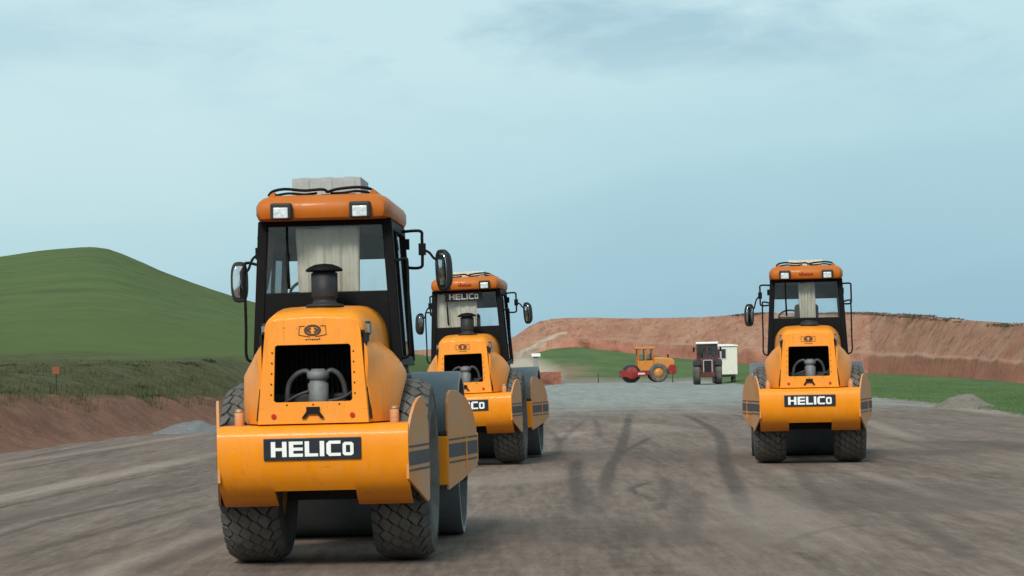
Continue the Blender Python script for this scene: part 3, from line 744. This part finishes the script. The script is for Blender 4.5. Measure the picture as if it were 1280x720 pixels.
cols = list(np.arange(400, 1000, 2.5)) + list(np.arange(1000, 1300, 1.5)) + list(np.arange(1300, 1700, 8))
nb = 30; P = []; low = []; FP = []; ledge = []
for ci, px in enumerate(cols):
    yb, db, yt, dt = lerp_tab(bank, px)
    yt += .9 * noise.fractal(Vector((px * .03, 1, 0)), 1, 2, 5) * (1 if px > 650 else 1.5)
    b, tp = at(px, yb, db), at(px, yt, dt)
    b.z = max(b.z, -.02) if px > 1000 else b.z
    row = []
    for j in range(nb + 1):
        k = j / nb
        # steep foot, ledge, long slope
        if k < .30: dk = k / .30 * .10
        elif k < .36: dk = .10 + (k - .30) / .06 * .22
        else: dk = .32 + (k - .36) / .64 * .68
        zk = k if k < .30 else (.30 + (k - .30) * .35 if k < .36 else .321 + (k - .36) / .64 * .679)
        p = b.lerp(tp, dk); p.z = b.z + (tp.z - b.z) * zk
        am = math.sin(min(1, k * 1.0) * math.pi) ** .7
        p.y += am * (3.2 * noise.fractal(Vector((p.x * .09, p.z * .05, 5)), 1, 2, 6) - 1.8 * abs(noise.noise(Vector((p.x * .25, 9, p.z * .04)))) - 1.3 * abs(noise.noise(Vector((p.x * .7, 4, p.z * .1)))) + .8 * noise.fractal(Vector((p.x * .6, 2, p.z * .8)), 1, 2, 4))
        p.z += am * .25 * noise.fractal(Vector((p.x * .2, p.y * .2, p.z * .3)), 1, 2, 4)
        row.append(p); low.append(float(max(0, 1 - k / .34) if px > 700 else 0.0)); ledge.append(float(max(0, 1 - abs(k - .34) / .045)))
    for e, dz in ((4, -.3), (25, -1.2), (90, -3.5)):
        r = tp.copy(); r.y += e; r.x *= r.y / tp.y; r.z = tp.z + dz; row.append(r); low.append(0.0); ledge.append(0.0)
    P.append(row)
    yn, dn = lerp_tab(near_f, px); nf = at(px, yn, dn) * ((dn - 4) / dn); nf.z = -.012
    fr_ = []
    m = 36
    for j in range(m + 1):
        k = (j / m) ** 1.3
        p = nf.lerp(b, k)
        p.z = nf.z + (b.z - nf.z) * (k ** 1.2) + .05 * min(1, j / 3) * (noise.fractal(Vector((p.x * .4, p.y * .3, 2)), 1, 2, 4) + .6)
        if j == m: p = b + Vector((0, .6, .02))
        fr_.append(p)
    FP.append(fr_)
def colpt(px, k):                         # a spot on the far field / slope in picture column px (k<=1 field, 1..2 slope)
    ci = min(range(len(cols)), key=lambda i: abs(cols[i] - px))
    return (FP[ci][int(k * 36)] if k <= 1 else P[ci][int((k - 1) * nb)]).copy()
trk = [(colpt(px, k), wd) for px, k, wd in ((704, 1.50, .5), (690, 1.42, .7), (676, 1.36, .8), (664, 1.27, 1.0), (655, 1.18, 1.2), (650, 1.03, 1.6), (651, .85, 2.2), (656, .65, 2.6), (660, .45, 2.6), (662, .25, 2.4), (662, .03, 2.2))]
seg = [(a[0].lerp(b[0], j / 8), a[1] + (b[1] - a[1]) * j / 8) for a, b in zip(trk[:-1], trk[1:]) for j in range(8)]
def on_track(p):
    return max(0.0, max(1.5 - math.hypot(p[0] - q.x, (p[1] - q.y) * .6, (p[2] - q.z) * 2) / w_ for q, w_ in seg))
track_a = [min(1.0, on_track(p)) if cols[ci] < 730 and cols[ci] > 610 else 0.0 for ci, r in enumerate(P) for p in r]
track_b = [min(1.0, on_track(p)) if cols[ci] < 730 and cols[ci] > 610 else 0.0 for ci, r in enumerate(FP) for p in r]
t = NT('red_earth')
w = t.coord('World'); vz = t.coord('World', (1, .25, .10)); hz = t.coord('World', (.12, .1, 1.6))
n1 = t.noise(vz, .55, 8, .68, .4); n2 = t.noise(w, .09, 7, .65); n3 = t.noise(w, 1.1, 7, .75); n4 = t.noise(hz, .9, 5, .6)
c = t.mix(t.rng(n2, .35, .62), (.36, .152, .095), (.43, .235, .155))
c = t.mix(t.rng(n1, .42, .72, 0, .75), c, (.48, .30, .20))
n5 = t.noise(t.coord('World', (1, .3, .06)), 1.7, 8, .7, .3)
c = t.mix(t.rng(n5, .52, .64, 0, .75), c, (.21, .095, .062))  # dark gully streaks, their shade put into the colour
c = t.mix(t.rng(n4, .5, .72, 0, .5), c, (.25, .125, .088))
c = t.mix(t.rng(n3, .5, .78, 0, .55), c, (.17, .10, .07))
c = t.mix(t.math('MULTIPLY', t.rng(t.math('ADD', t.attr('low'), t.rng(n3, .3, .7, -.15, .15)), .0, .45), t.rng(n2, .3, .65, .25, .85)), c, (.43, .155, .108))
c = t.mix(t.math('MULTIPLY', t.attr('ledge'), .55), c, (.42, .30, .22))
c = t.mix(t.math('MULTIPLY', t.attr('track'), .9), c, (.50, .41, .32))
sep = t.new('ShaderNodeSeparateXYZ'); t.l.new(w, sep.inputs[0])
t.bump(t.math('ADD', n1, n3), .7, .5)
M['redbank'] = t.set(c, .95, 0, .1)
grid_obj('red_cut_slope', 'redbank', P, {'low': low, 'ledge': ledge, 'track': track_a})
t = NT('grass_field')
w = t.coord('World'); n1 = t.noise(t.coord('World', (.5, .12, 1)), .5, 7, .65); n2 = t.noise(w, 2.5, 6, .7); n3 = t.noise(w, .12, 6, .6); n4 = t.noise(w, 11, 4, .7)
c = t.mix(t.rng(n1, .35, .65), (.068, .110, .038), (.105, .155, .055))
c = t.mix(t.rng(n2, .5, .75, 0, .5), c, (.035, .075, .020))
c = t.mix(t.rng(n4, .5, .75, 0, .4), c, (.10, .135, .045))
sep = t.new('ShaderNodeSeparateXYZ'); t.l.new(w, sep.inputs[0])
bare = t.math('MULTIPLY', t.rng(t.math('ADD', sep.outputs['X'], t.rng(n3, 0, 1, -6, 6)), 9, 4), t.rng(t.math('ADD', sep.outputs['Y'], t.rng(n2, 0, 1, -20, 20)), 262, 240))
c = t.mix(t.math('MULTIPLY', bare, .9), c, (.26, .17, .12))
edge_c = t.mix(t.rng(n2, .3, .7), (.15, .125, .105), (.26, .225, .19))
c = t.mix(t.rng(t.math('ADD', t.attr('edge'), t.rng(n2, .3, .7, -.35, .35)), .45, .6), c, edge_c)
c = t.mix(t.math('MULTIPLY', t.attr('track'), .9), c, (.47, .39, .31))
t.bump(t.math('ADD', n4, n2), .6, .08)
M['fieldmat'] = t.set(c, .95, 0, .12)
edge = []
for ci, px in enumerate(cols):
    for j in range(37):
        d = (FP[ci][j] - FP[ci][0]).length
        edge.append(float(max(0, 1 - d / (5.6 + 1.8 * fb((px * .02, 3, 0), 1, 3) + (16 if px < 900 else 0)))))
grid_obj('field', 'fieldmat', FP, {'edge': edge, 'track': track_b})
# ------------------------------------------------------------------ heaps, tufts, shrubs
def heap(name, c, rx, ry, h, mat, label, seed):
    mb = MB(); n, m = 40, 14; rg = []
    for j in range(m + 1):
        k = j / m; ring_ = []
        for i in range(n):
            a = 2 * math.pi * i / n
            q = Vector((math.cos(a), math.sin(a), 0))
            rr = 1 + .25 * noise.noise(q * 1.4 + Vector((seed, 0, 0)))
            z = h * (.5 + .5 * math.cos(math.pi * k)) * (1 + .2 * noise.noise(q * k * 2.5 + Vector((0, seed, 0))))
            kk = max(k, .02)
            p = Vector((c[0] + q.x * rx * rr * kk, c[1] + q.y * ry * rr * kk, z - .02))
            p.z += .22 * h * noise.fractal(p * 2.5, 1, 2, 4) * (1 - k ** 3)
            ring_.append(p)
        rg.append(ring_)
    mb.loft(rg, True, (True, False)); o = mb.build(name, mat); tag(o, label, 'heap'); return o
M['gravel'] = soil('grey_gravel', (.17, .165, .165), (.24, .235, .23), (.11, .105, .1), 3)
M['dirt'] = soil('grey_dirt', (.20, .165, .135), (.26, .22, .18), (.13, .105, .085), 3)
a = gr(232, 541); heap('gravel_heap', (a.x, a.y + 1), 1.3, 2.4, .27, 'gravel', 'long low grey gravel heap at the foot of the red bank', 1)
a = gr(1205, 510); heap('dirt_heap', (a.x + .2, a.y + 1), 1.1, 2.2, .40, 'dirt', 'low heap of grey dirt on the edge of the green field at right', 4)

def blades(mb, p, h, n, sp, rnd):
    for _ in range(n):
        a = rnd.uniform(0, 6.28); d = Vector((math.cos(a), math.sin(a), 0)); q = Vector(p) + Vector((rnd.uniform(-sp, sp), rnd.uniform(-sp, sp), 0))
        hh = h * rnd.uniform(.5, 1.1); s_ = d.orthogonal().normalized() * hh * .09
        tip = q + Vector((0, 0, hh)) + d * hh * rnd.uniform(.1, .55); mid = q + Vector((0, 0, hh * .55)) + d * hh * .12
        mb.add([q - s_, q + s_, mid + s_ * .7, tip, mid - s_ * .7], [(0, 1, 2, 4), (4, 2, 3)])
def leafmat(name, a, b):
    t = NT(name); w = t.coord('World'); n = t.noise(w, 1.1, 5, .65); n2 = t.noise(w, 9, 3, .6)
    c = t.mix(t.rng(n, .35, .65), a, b); c = t.mix(t.rng(n2, .4, .7, 0, .5), c, tuple(x * .55 for x in a))
    return t.set(c, .8, 0, .2)
M['grass_l'] = leafmat('verge_grass', (.048, .055, .020), (.125, .110, .052))
M['grass_r'] = leafmat('field_grass', (.055, .11, .028), (.09, .15, .042))
M['dry_scrub'] = leafmat('dry_scrub', (.075, .055, .032), (.12, .085, .05))
M['shrub'] = leafmat('shrub_leaf', (.020, .034, .012), (.042, .058, .020))
rnd = random.Random(3); mb = MB()
for _ in range(8000):
    y = rnd.uniform(40, 88); e = lerp_tab(left_edge, y)[0]; s = 1.6 + abs(rnd.gauss(0, 1)) * 3.2 if rnd.random() < .72 else rnd.uniform(2, 16)
    x = e - s
    if fb((x, y, 2), .5, 3) < -.25: continue
    blades(mb, (x, y, left_z(x, y, s) - .02), rnd.uniform(.06, .17), 5, .16, rnd)
tag(mb.build('verge_grass', 'grass_l'), 'rough dark grass along the top of the red bank', 'grass', kind='stuff')
mb = MB()
for _ in range(6500):
    px = rnd.uniform(1070, 1300); ci = min(range(len(cols)), key=lambda i: abs(cols[i] - px)); j = rnd.randint(1, 24)
    p = FP[ci][j].lerp(FP[ci][j + 1], rnd.random())
    if (p - FP[ci][0]).length < 1.0 + 1.2 * rnd.random(): continue
    blades(mb, p - Vector((0, 0, .02)), rnd.uniform(.04, .10), 4, .25, rnd)
tag(mb.build('field_grass', 'grass_r'), 'short green grass of the field by the roadbed', 'grass', kind='stuff')
def clump(mb, c, r, h, n, rnd, ls=.08):
    for _ in range(n):
        d = Vector((rnd.gauss(0, 1), rnd.gauss(0, 1), rnd.gauss(0, 1))).normalized() * (rnd.random() ** .4)
        p = Vector(c) + Vector((d.x * r, d.y * r, h * .5 + d.z * h * .5)); a = Vector((rnd.gauss(0, 1), rnd.gauss(0, 1), rnd.gauss(0, 1))).normalized(); b = a.orthogonal().normalized()
        k = ls * rnd.uniform(.6, 1.3)
        mb.add([p - a * k, p + b * k * .5, p + a * k, p - b * k * .5], [(0, 1, 2, 3)])
mb = MB()
for _ in range(60):
    y = rnd.uniform(46, 92); e = lerp_tab(left_edge, y)[0]; s = rnd.uniform(2.5, 20); x = e - s
    if fb((x, y, 12), .16, 3) < .0: continue
    clump(mb, (x, y, left_z(x, y, s) - .08), rnd.uniform(.3, 1.0), rnd.uniform(.08, .20), 110, rnd, .05)
tag(mb.build('verge_scrub', 'shrub'), 'dark low scrub scattered over the rough verge', 'scrub', kind='stuff')
mb = MB()
for _ in range(60):
    px = rnd.choice([rnd.uniform(1072, 1130), rnd.uniform(1132, 1192), rnd.uniform(1200, 1282), rnd.uniform(920, 960), rnd.uniform(1020, 1072)])
    ci = min(range(len(cols)), key=lambda i: abs(cols[i] - px)); p = P[ci][nb]
    clump(mb, (p.x + rnd.uniform(-.6, .6), p.y + rnd.uniform(-.5, 1.5), p.z - .2), rnd.uniform(.8, 2.0), rnd.uniform(.15, .32), 80, rnd, .12)
tag(mb.build('crest_scrub', 'dry_scrub'), 'thin line of dark scrub along the crest of the red slope', 'scrub', kind='stuff')

# orange marker board on the verge
p = at(70, 463, 62); e = lerp_tab(left_edge, 62)[0]; zz = left_z(p.x, 62, e - p.x)
mk = empty('marker_board', (p.x, 62, zz))
M['marker'] = plain('faded_orange', (.22, .07, .03), .7, dust=(.3, .18, .1), dustlo=.5)
hh = max(.25, p.z - zz)
MB().box((-.10, -.015, hh - .10), (.10, .015, hh + .10)).build('board', 'marker', mk, .005)
MB().box((-.014, .015, -.1), (.014, .04, hh + .08)).build('stake', 'chassis', mk)
tag(mk, 'small faded orange marker board in the grass below the green hill', 'marker')

# ------------------------------------------------------------------ far machines
M['far_orange'] = paint('far_orange_paint', (.60, .20, .012), (.42, .25, .13), .7, .42)
M['far_red'] = paint('red_paint', (.26, .014, .016), (.26, .12, .08), .6, .43)
M['maroon'] = paint('maroon_paint', (.085, .014, .016), (.14, .08, .07), .45, .48)
M['cabdark'] = plain('dark_glass', (.03, .025, .025), .15, spec=.6)
def far_tyre(r, w, parent, loc, rimmat, rim_r):
    wh = empty('wheel', loc); wh.parent = parent
    tb = make_tyre(w, r, (0, 0, 0)); tb.build('tyre', 'rubber', wh)
    MB().lathe_x([(-w * .36, .02), (-w * .36, rim_r), (w * .36, rim_r), (w * .36, rim_r * .7), (w * .2, rim_r * .5), (w * .3, rim_r * .3), (w * .3, .02)], (0, 0, 0), 28).build('rim', rimmat, wh)
def red_roller():
    c = gr(822, 477.6); root = empty('soil_roller', (c.x, c.y, 0), R(90 + 3))
    tag(root, 'distant yellow and red roller parked side on at the far end of the roadbed', 'road roller')
    for sx in (-1, 1): far_tyre(.74, .5, root, (sx * .78, 0, .74), 'far_orange', .38)
    MB().lathe_x([(-.95, .1), (-.95, .70), (.95, .70), (.95, .1)], (0, 2.12, .70), 48).build('drum', 'black_plastic', root)
    f = MB()
    for sx in (-1, 1):
        f.hexa([(sx * 1.0, 1.1, .48), (sx * 1.08, 1.1, .48), (sx * 1.08, 2.82, .45), (sx * 1.0, 2.82, .45)], [(sx * 1.0, 1.1, .86), (sx * 1.08, 1.1, .86), (sx * 1.08, 2.82, .98), (sx * 1.0, 2.82, .98)])
        f.lathe_x([(sx * .96, .02), (sx * .96, .50), (sx * 1.07, .46), (sx * 1.10, .1), (sx * 1.1, .02)], (0, 2.12, .75), 32)
    f.box((-1.06, 2.82, .42), (1.06, 2.96, .98)); f.box((-1.06, .98, .5), (1.06, 1.12, .9)); f.box((-.35, -.4, .55), (.35, 1.0, .95)); f.box((-.9, .75, .6), (.9, 1.0, .95))
    f = f.build('drum_frame', 'far_red', root, .02)
    lt = MB()
    for sx in (-1, 1):
        for i in range(5): lt.box((sx * 1.082, 1.12 + i * .11, .64), (sx * 1.088, 1.2 + i * .11, .76))
    lt.build('white_marking', 'white', f)
    b = MB(); b.loft([[(-.62, y, zb), (.62, y, zb), (.62, y, zt - .1), (.5, y, zt), (-.5, y, zt), (-.62, y, zt - .1)] for y, zb, zt in ((-1.3, 1.1, 1.72), (-1.1, 1.0, 1.88), (-.4, 1.0, 1.98), (.35, 1.0, 1.98))], False)
    b.build('hood', 'far_orange', root, .03)
    MB().box((-.75, .36, .92), (.75, 1.62, 1.72)).build('cab_base', 'far_orange', root, .03)
    MB().box((-.62, .7, 1.72), (.62, 1.4, 1.8)).build('dash', 'black', root)
    cb = MB()
    for sx in (-1, 1):
        for y in (.40, .98, 1.56): cb.box((sx * .68 - .035, y - .05, 1.72), (sx * .68 + .035, y + .05, 2.62))
    for y in (.40, 1.56): cb.box((-.66, y - .03, 2.54), (.66, y + .03, 2.62)); cb.box((-.66, y - .03, 1.72), (.66, y + .03, 1.84))
    cb.build('cab_frame', 'orange_roof', root)
    MB().box((-.8, .22, 2.62), (.8, 1.78, 2.80)).build('roof', 'far_orange', root, .04)
    for sx in (-1, 1):
        for y in (.45, 1.03): MB().box((sx * .68 - .004, y, 1.74), (sx * .68 + .004, y + .48, 2.6)).build('side_window', 'glass', root)
    s = MB(); s.box((-.25, .5, 1.6), (.25, .95, 1.85)); s.box((-.22, .48, 1.85), (.22, .58, 2.25)); s.build('seat', 'interior', root, .03)
    rb = MB(); rb.loft([[(-.9, y, z0), (.9, y, z0), (.9, y, z1), (-.9, y, z1)] for y, z0, z1 in ((-1.42, .7, 1.2), (-1.28, .6, 1.38), (-.95, .62, 1.38), (-.78, .8, 1.15))], False)
    rb.build('counterweight', 'far_red', root, .04)
    MB().tube([(.2, -.9, 1.9), (.2, -.9, 2.2)], .06, 10).build('exhaust', 'black', root)
red_roller()

def tractor():
    c = gr(885, 480.5); root = empty('tractor', (c.x, c.y, 0), R(180 - 4))
    tag(root, 'distant maroon tractor with a white cab roof, parked front on', 'tractor')
    for sx in (-1, 1):
        far_tyre(.74, .46, root, (sx * .72, .6, .74), 'steel', .35); far_tyre(.86, .5, root, (sx * .74, -1.6, .86), 'steel', .4)
        MB().loft([[(sx * .48, y, z), (sx * .97, y, z), (sx * .97, y, z + .05), (sx * .48, y, z + .05)] for y, z in ((-.2, 1.25), (.0, 1.5), (.6, 1.58), (1.1, 1.5), (1.3, 1.3))], False).build('fender', 'black_plastic', root)
    h = MB(); h.loft([[(-.44, y, .8), (.44, y, .8), (.44, y, z - .1), (.36, y, z), (-.36, y, z), (-.44, y, z - .1)] for y, z in ((1.5, 1.66), (1.35, 1.76), (-.3, 1.86))], False)
    h = h.build('hood', 'maroon', root, .02)
    MB().box((-.25, 1.502, .86), (.25, 1.52, 1.6)).build('grille', 'void', h)
    gs = MB(); gs.box((-.31, 1.50, .84), (-.255, 1.54, 1.64)); gs.box((.255, 1.50, .84), (.31, 1.54, 1.64)); gs.box((-.255, 1.50, 1.605), (.255, 1.54, 1.66)); gs.build('grille_surround', 'grey_plastic', h)
    MB().box((-.48, 1.1, .5), (.48, 1.66, .8)).build('front_bumper', 'maroon', root, .03)
    ch = MB(); ch.box((-.4, -2.2, .5), (.4, 1.1, .95)); ch.box((-.5, .5, .62), (.5, .7, .85)); ch.build('chassis', 'chassis', root)
    MB().box((-.70, -1.5, .95), (.70, -.3, 1.72)).build('cab_base', 'maroon', root, .03)
    cb = MB()
    for x in (-.66, 0, .66):
        for y in (-.34, -1.46):
            if x == 0 and y < -1: continue
            cb.box((x - .05, y - .05, 1.72), (x + .05, y + .05, 2.72))
    for y in (-.34, -1.46): cb.box((-.66, y - .045, 2.62), (.66, y + .045, 2.72)); cb.box((-.66, y - .045, 1.72), (.66, y + .045, 1.84))
    cb.build('cab_frame', 'maroon', root)
    for x0, x1 in ((-.61, -.05), (.05, .61)): MB().box((x0, -.35, 1.84), (x1, -.34, 2.62)).build('windscreen', 'glass', root)
    MB().box((-.66, -1.47, 1.84), (.66, -1.46, 2.62)).build('rear_window', 'cabdark', root)
    s = MB(); s.box((-.3, -1.3, 1.7), (.3, -.8, 1.98)); s.box((-.28, -1.35, 1.98), (.28, -1.2, 2.5)); s.build('seat', 'interior', root, .04)
    MB().box((-.76, -1.6, 2.722), (.76, -.16, 2.87)).build('roof', 'white', root, .04)
    for sx in (-1, 1):
        m = MB(); m.tube([(sx * .68, -.3, 2.4), (sx * .88, -.28, 2.42)], .015); m.box((sx * .9 - .06, -.30, 2.22), (sx * .9 + .06, -.26, 2.52)); m.build('mirror', 'black', root)
    MB().tube([(.36, .4, 1.8), (.36, .4, 2.5)], .05, 10).build('exhaust', 'chassis', root)
tractor()

def wagon():
    c = gr(911, 480.0); root = empty('site_wagon', (c.x + .28, c.y + 6, 0), R(-3))
    M['wagon'] = plain('cream_boards', (.66, .66, .57), .7, var=.08, dust=(.5, .46, .36), dustlo=.58)
    tag(root, 'white boarded site wagon standing behind the maroon tractor', 'wagon')
    b = MB(); b.box((-.9, 0, .62), (.9, 3.6, 2.58))
    for i in range(8): x = -.9 + i * 1.8 / 8 + .02; b.box((x, -.025, .62), (x + .185, 0, 2.56))
    b.build('body', 'wagon', root)
    r = MB(); r.loft([[(-.97, y, 2.582), (.97, y, 2.582), (.95, y, 2.66), (.4, y, 2.74), (-.4, y, 2.74), (-.95, y, 2.66)] for y in (-.12, 3.72)], False); r.build('roof', 'white', root)
    for x in (-.45, -.05):
        w = MB().box((x - .14, -.045, 1.75), (x + .14, -.026, 2.38)).build('window', 'cabdark', root)
        f = MB(); f.box((x - .18, -.06, 1.71), (x - .141, -.026, 2.42)); f.box((x + .141, -.06, 1.71), (x + .18, -.026, 2.42)); f.box((x - .14, -.06, 2.381), (x + .14, -.026, 2.42)); f.box((x - .14, -.06, 1.71), (x + .14, -.026, 1.749)); f.build('window_frame', 'grey_plastic', w)
    ch = MB(); ch.box((-.7, .05, .46), (.7, 3.5, .62)); ch.tube([(-.3, 0, .5), (-.55, -1.6, .5)], .05); ch.tube([(.3, 0, .5), (-.55, -1.6, .5)], .05); ch.build('chassis', 'chassis', root)
    for y in (.6, 2.9):
        for sx in (-1, 1): far_tyre(.34, .22, root, (sx * .66, y, .34), 'pale_plastic', .22)
wagon()

# ------------------------------------------------------------------ bits at the far end of the road
M['brick'] = plain('red_brick_stack', (.30, .115, .075), .9, var=.3, scale=4, dust=(.35, .2, .14), dustlo=.5)
p = gr(687, 480); bs = MB(); rndb = random.Random(8)
for k in range(6):
    for i in range(7):
        x = -.95 + i * .27 + (.06 if k % 2 else 0); bs.box((x, rndb.uniform(-.03, .03), k * .165 - .01), (x + .262, .8, k * .165 + .152))
o = bs.build('brick_stack', 'brick'); o.location = (p.x, p.y, 0); tag(o, 'low stack of red bricks at the far end of the roadbed', 'bricks')
p = gr(671, 481); pl = empty('capped_post', (p.x, p.y + 2, 0))
M['concrete'] = plain('grey_concrete', (.30, .29, .27), .9, dust=(.2, .17, .14))
MB().box((-.2, -.2, -.05), (.2, .2, 2.2)).build('shaft', 'concrete', pl, .01)
MB().box((-.36, -.36, 2.202), (.36, .36, 2.46)).build('cap', 'white', pl, .03)
tag(pl, 'grey concrete post with a wide white cap beside the red bricks', 'post')
G2 = 'thin dark posts across the far end of the roadbed'
ps = MB().cyl((0, 0, -.05), (0, 0, .8), .035, .03, 8).build('fence_post', 'chassis')
for i, (px, lab) in enumerate(((748, 'thin dark post standing alone midway between the red bricks and the distant red roller'), (841, 'thin dark post just right of the distant red roller'))):
    o = ps if i == 0 else ps.copy()
    if i: COL.objects.link(o)
    q = gr(px, 478.3); o.location = (q.x, q.y, 0); tag(o, lab, 'post', G2)

# ------------------------------------------------------------------ sky and sun
wd = bpy.data.worlds.new('World'); S.world = wd; wd.use_nodes = True
nt = wd.node_tree; bg = nt.nodes['Background']
SUN_EL, SUN_AZ = R(38), R(196)
skyn = nt.nodes.new('ShaderNodeTexSky'); skyn.sky_type = 'NISHITA'; skyn.sun_disc = False
skyn.sun_elevation = SUN_EL; skyn.sun_rotation = SUN_AZ; skyn.air_density = 1.2; skyn.dust_density = 2
class WT(NT):
    def __init__(s): s.t = nt; s.n = nt.nodes; s.l = nt.links
t = WT()
tc = t.new('ShaderNodeTexCoord'); sep = t.new('ShaderNodeSeparateXYZ'); nt.links.new(tc.outputs['Generated'], sep.inputs[0])
def mp(sc):
    m = t.new('ShaderNodeMapping'); nt.links.new(tc.outputs['Generated'], m.inputs[0]); m.inputs['Scale'].default_value = sc; return m.outputs[0]
big = t.noise(mp((4, 4, 9)), 1.0, 4, .5, .2); wisps = t.noise(mp((9, 9, 30)), 1.0, 8, .58, .25)
el = t.math('ADD', sep.outputs['Z'], t.rng(big, .3, .7, -.02, .02))
el = t.math('SUBTRACT', el, t.math('MULTIPLY', sep.outputs['X'], .16))
k = 10.0
lo = tuple(x * k for x in (.335, .57, .70)); mid = tuple(x * k for x in (.44, .69, .78)); hi = tuple(x * k for x in (.60, .82, .87)); dk = tuple(x * k for x in (.36, .575, .69))
c = t.mix(t.rng(el, .0, .065), lo, mid); c = t.mix(t.rng(el, .05, .14), c, hi)
c = t.mix(t.math('MULTIPLY', t.rng(wisps, .46, .64), t.math('MULTIPLY', t.rng(sep.outputs['X'], -.2, .02, .45, 1), t.rng(sep.outputs['Z'], .095, .138, 0, .8))), c, dk)
c = t.mix(.12, c, skyn.outputs[0])
nt.links.new(c, bg.inputs['Color']); bg.inputs['Strength'].default_value = .1
sl = bpy.data.lights.new('sun', 'SUN'); sl.energy = 3.0; sl.angle = R(14); sl.color = (1, .95, .87)
so = bpy.data.objects.new('sun', sl); COL.objects.link(so)
dirv = Vector((math.sin(SUN_AZ) * math.cos(SUN_EL), math.cos(SUN_AZ) * math.cos(SUN_EL), math.sin(SUN_EL)))
so.rotation_euler = dirv.to_track_quat('Z', 'Y').to_euler()

S.view_settings.view_transform = 'Standard'; S.view_settings.look = 'None'
S.view_settings.exposure = 0; S.view_settings.gamma = 1
S.render.engine = 'CYCLES'; S.cycles.max_bounces = 8; S.cycles.transparent_max_bounces = 16
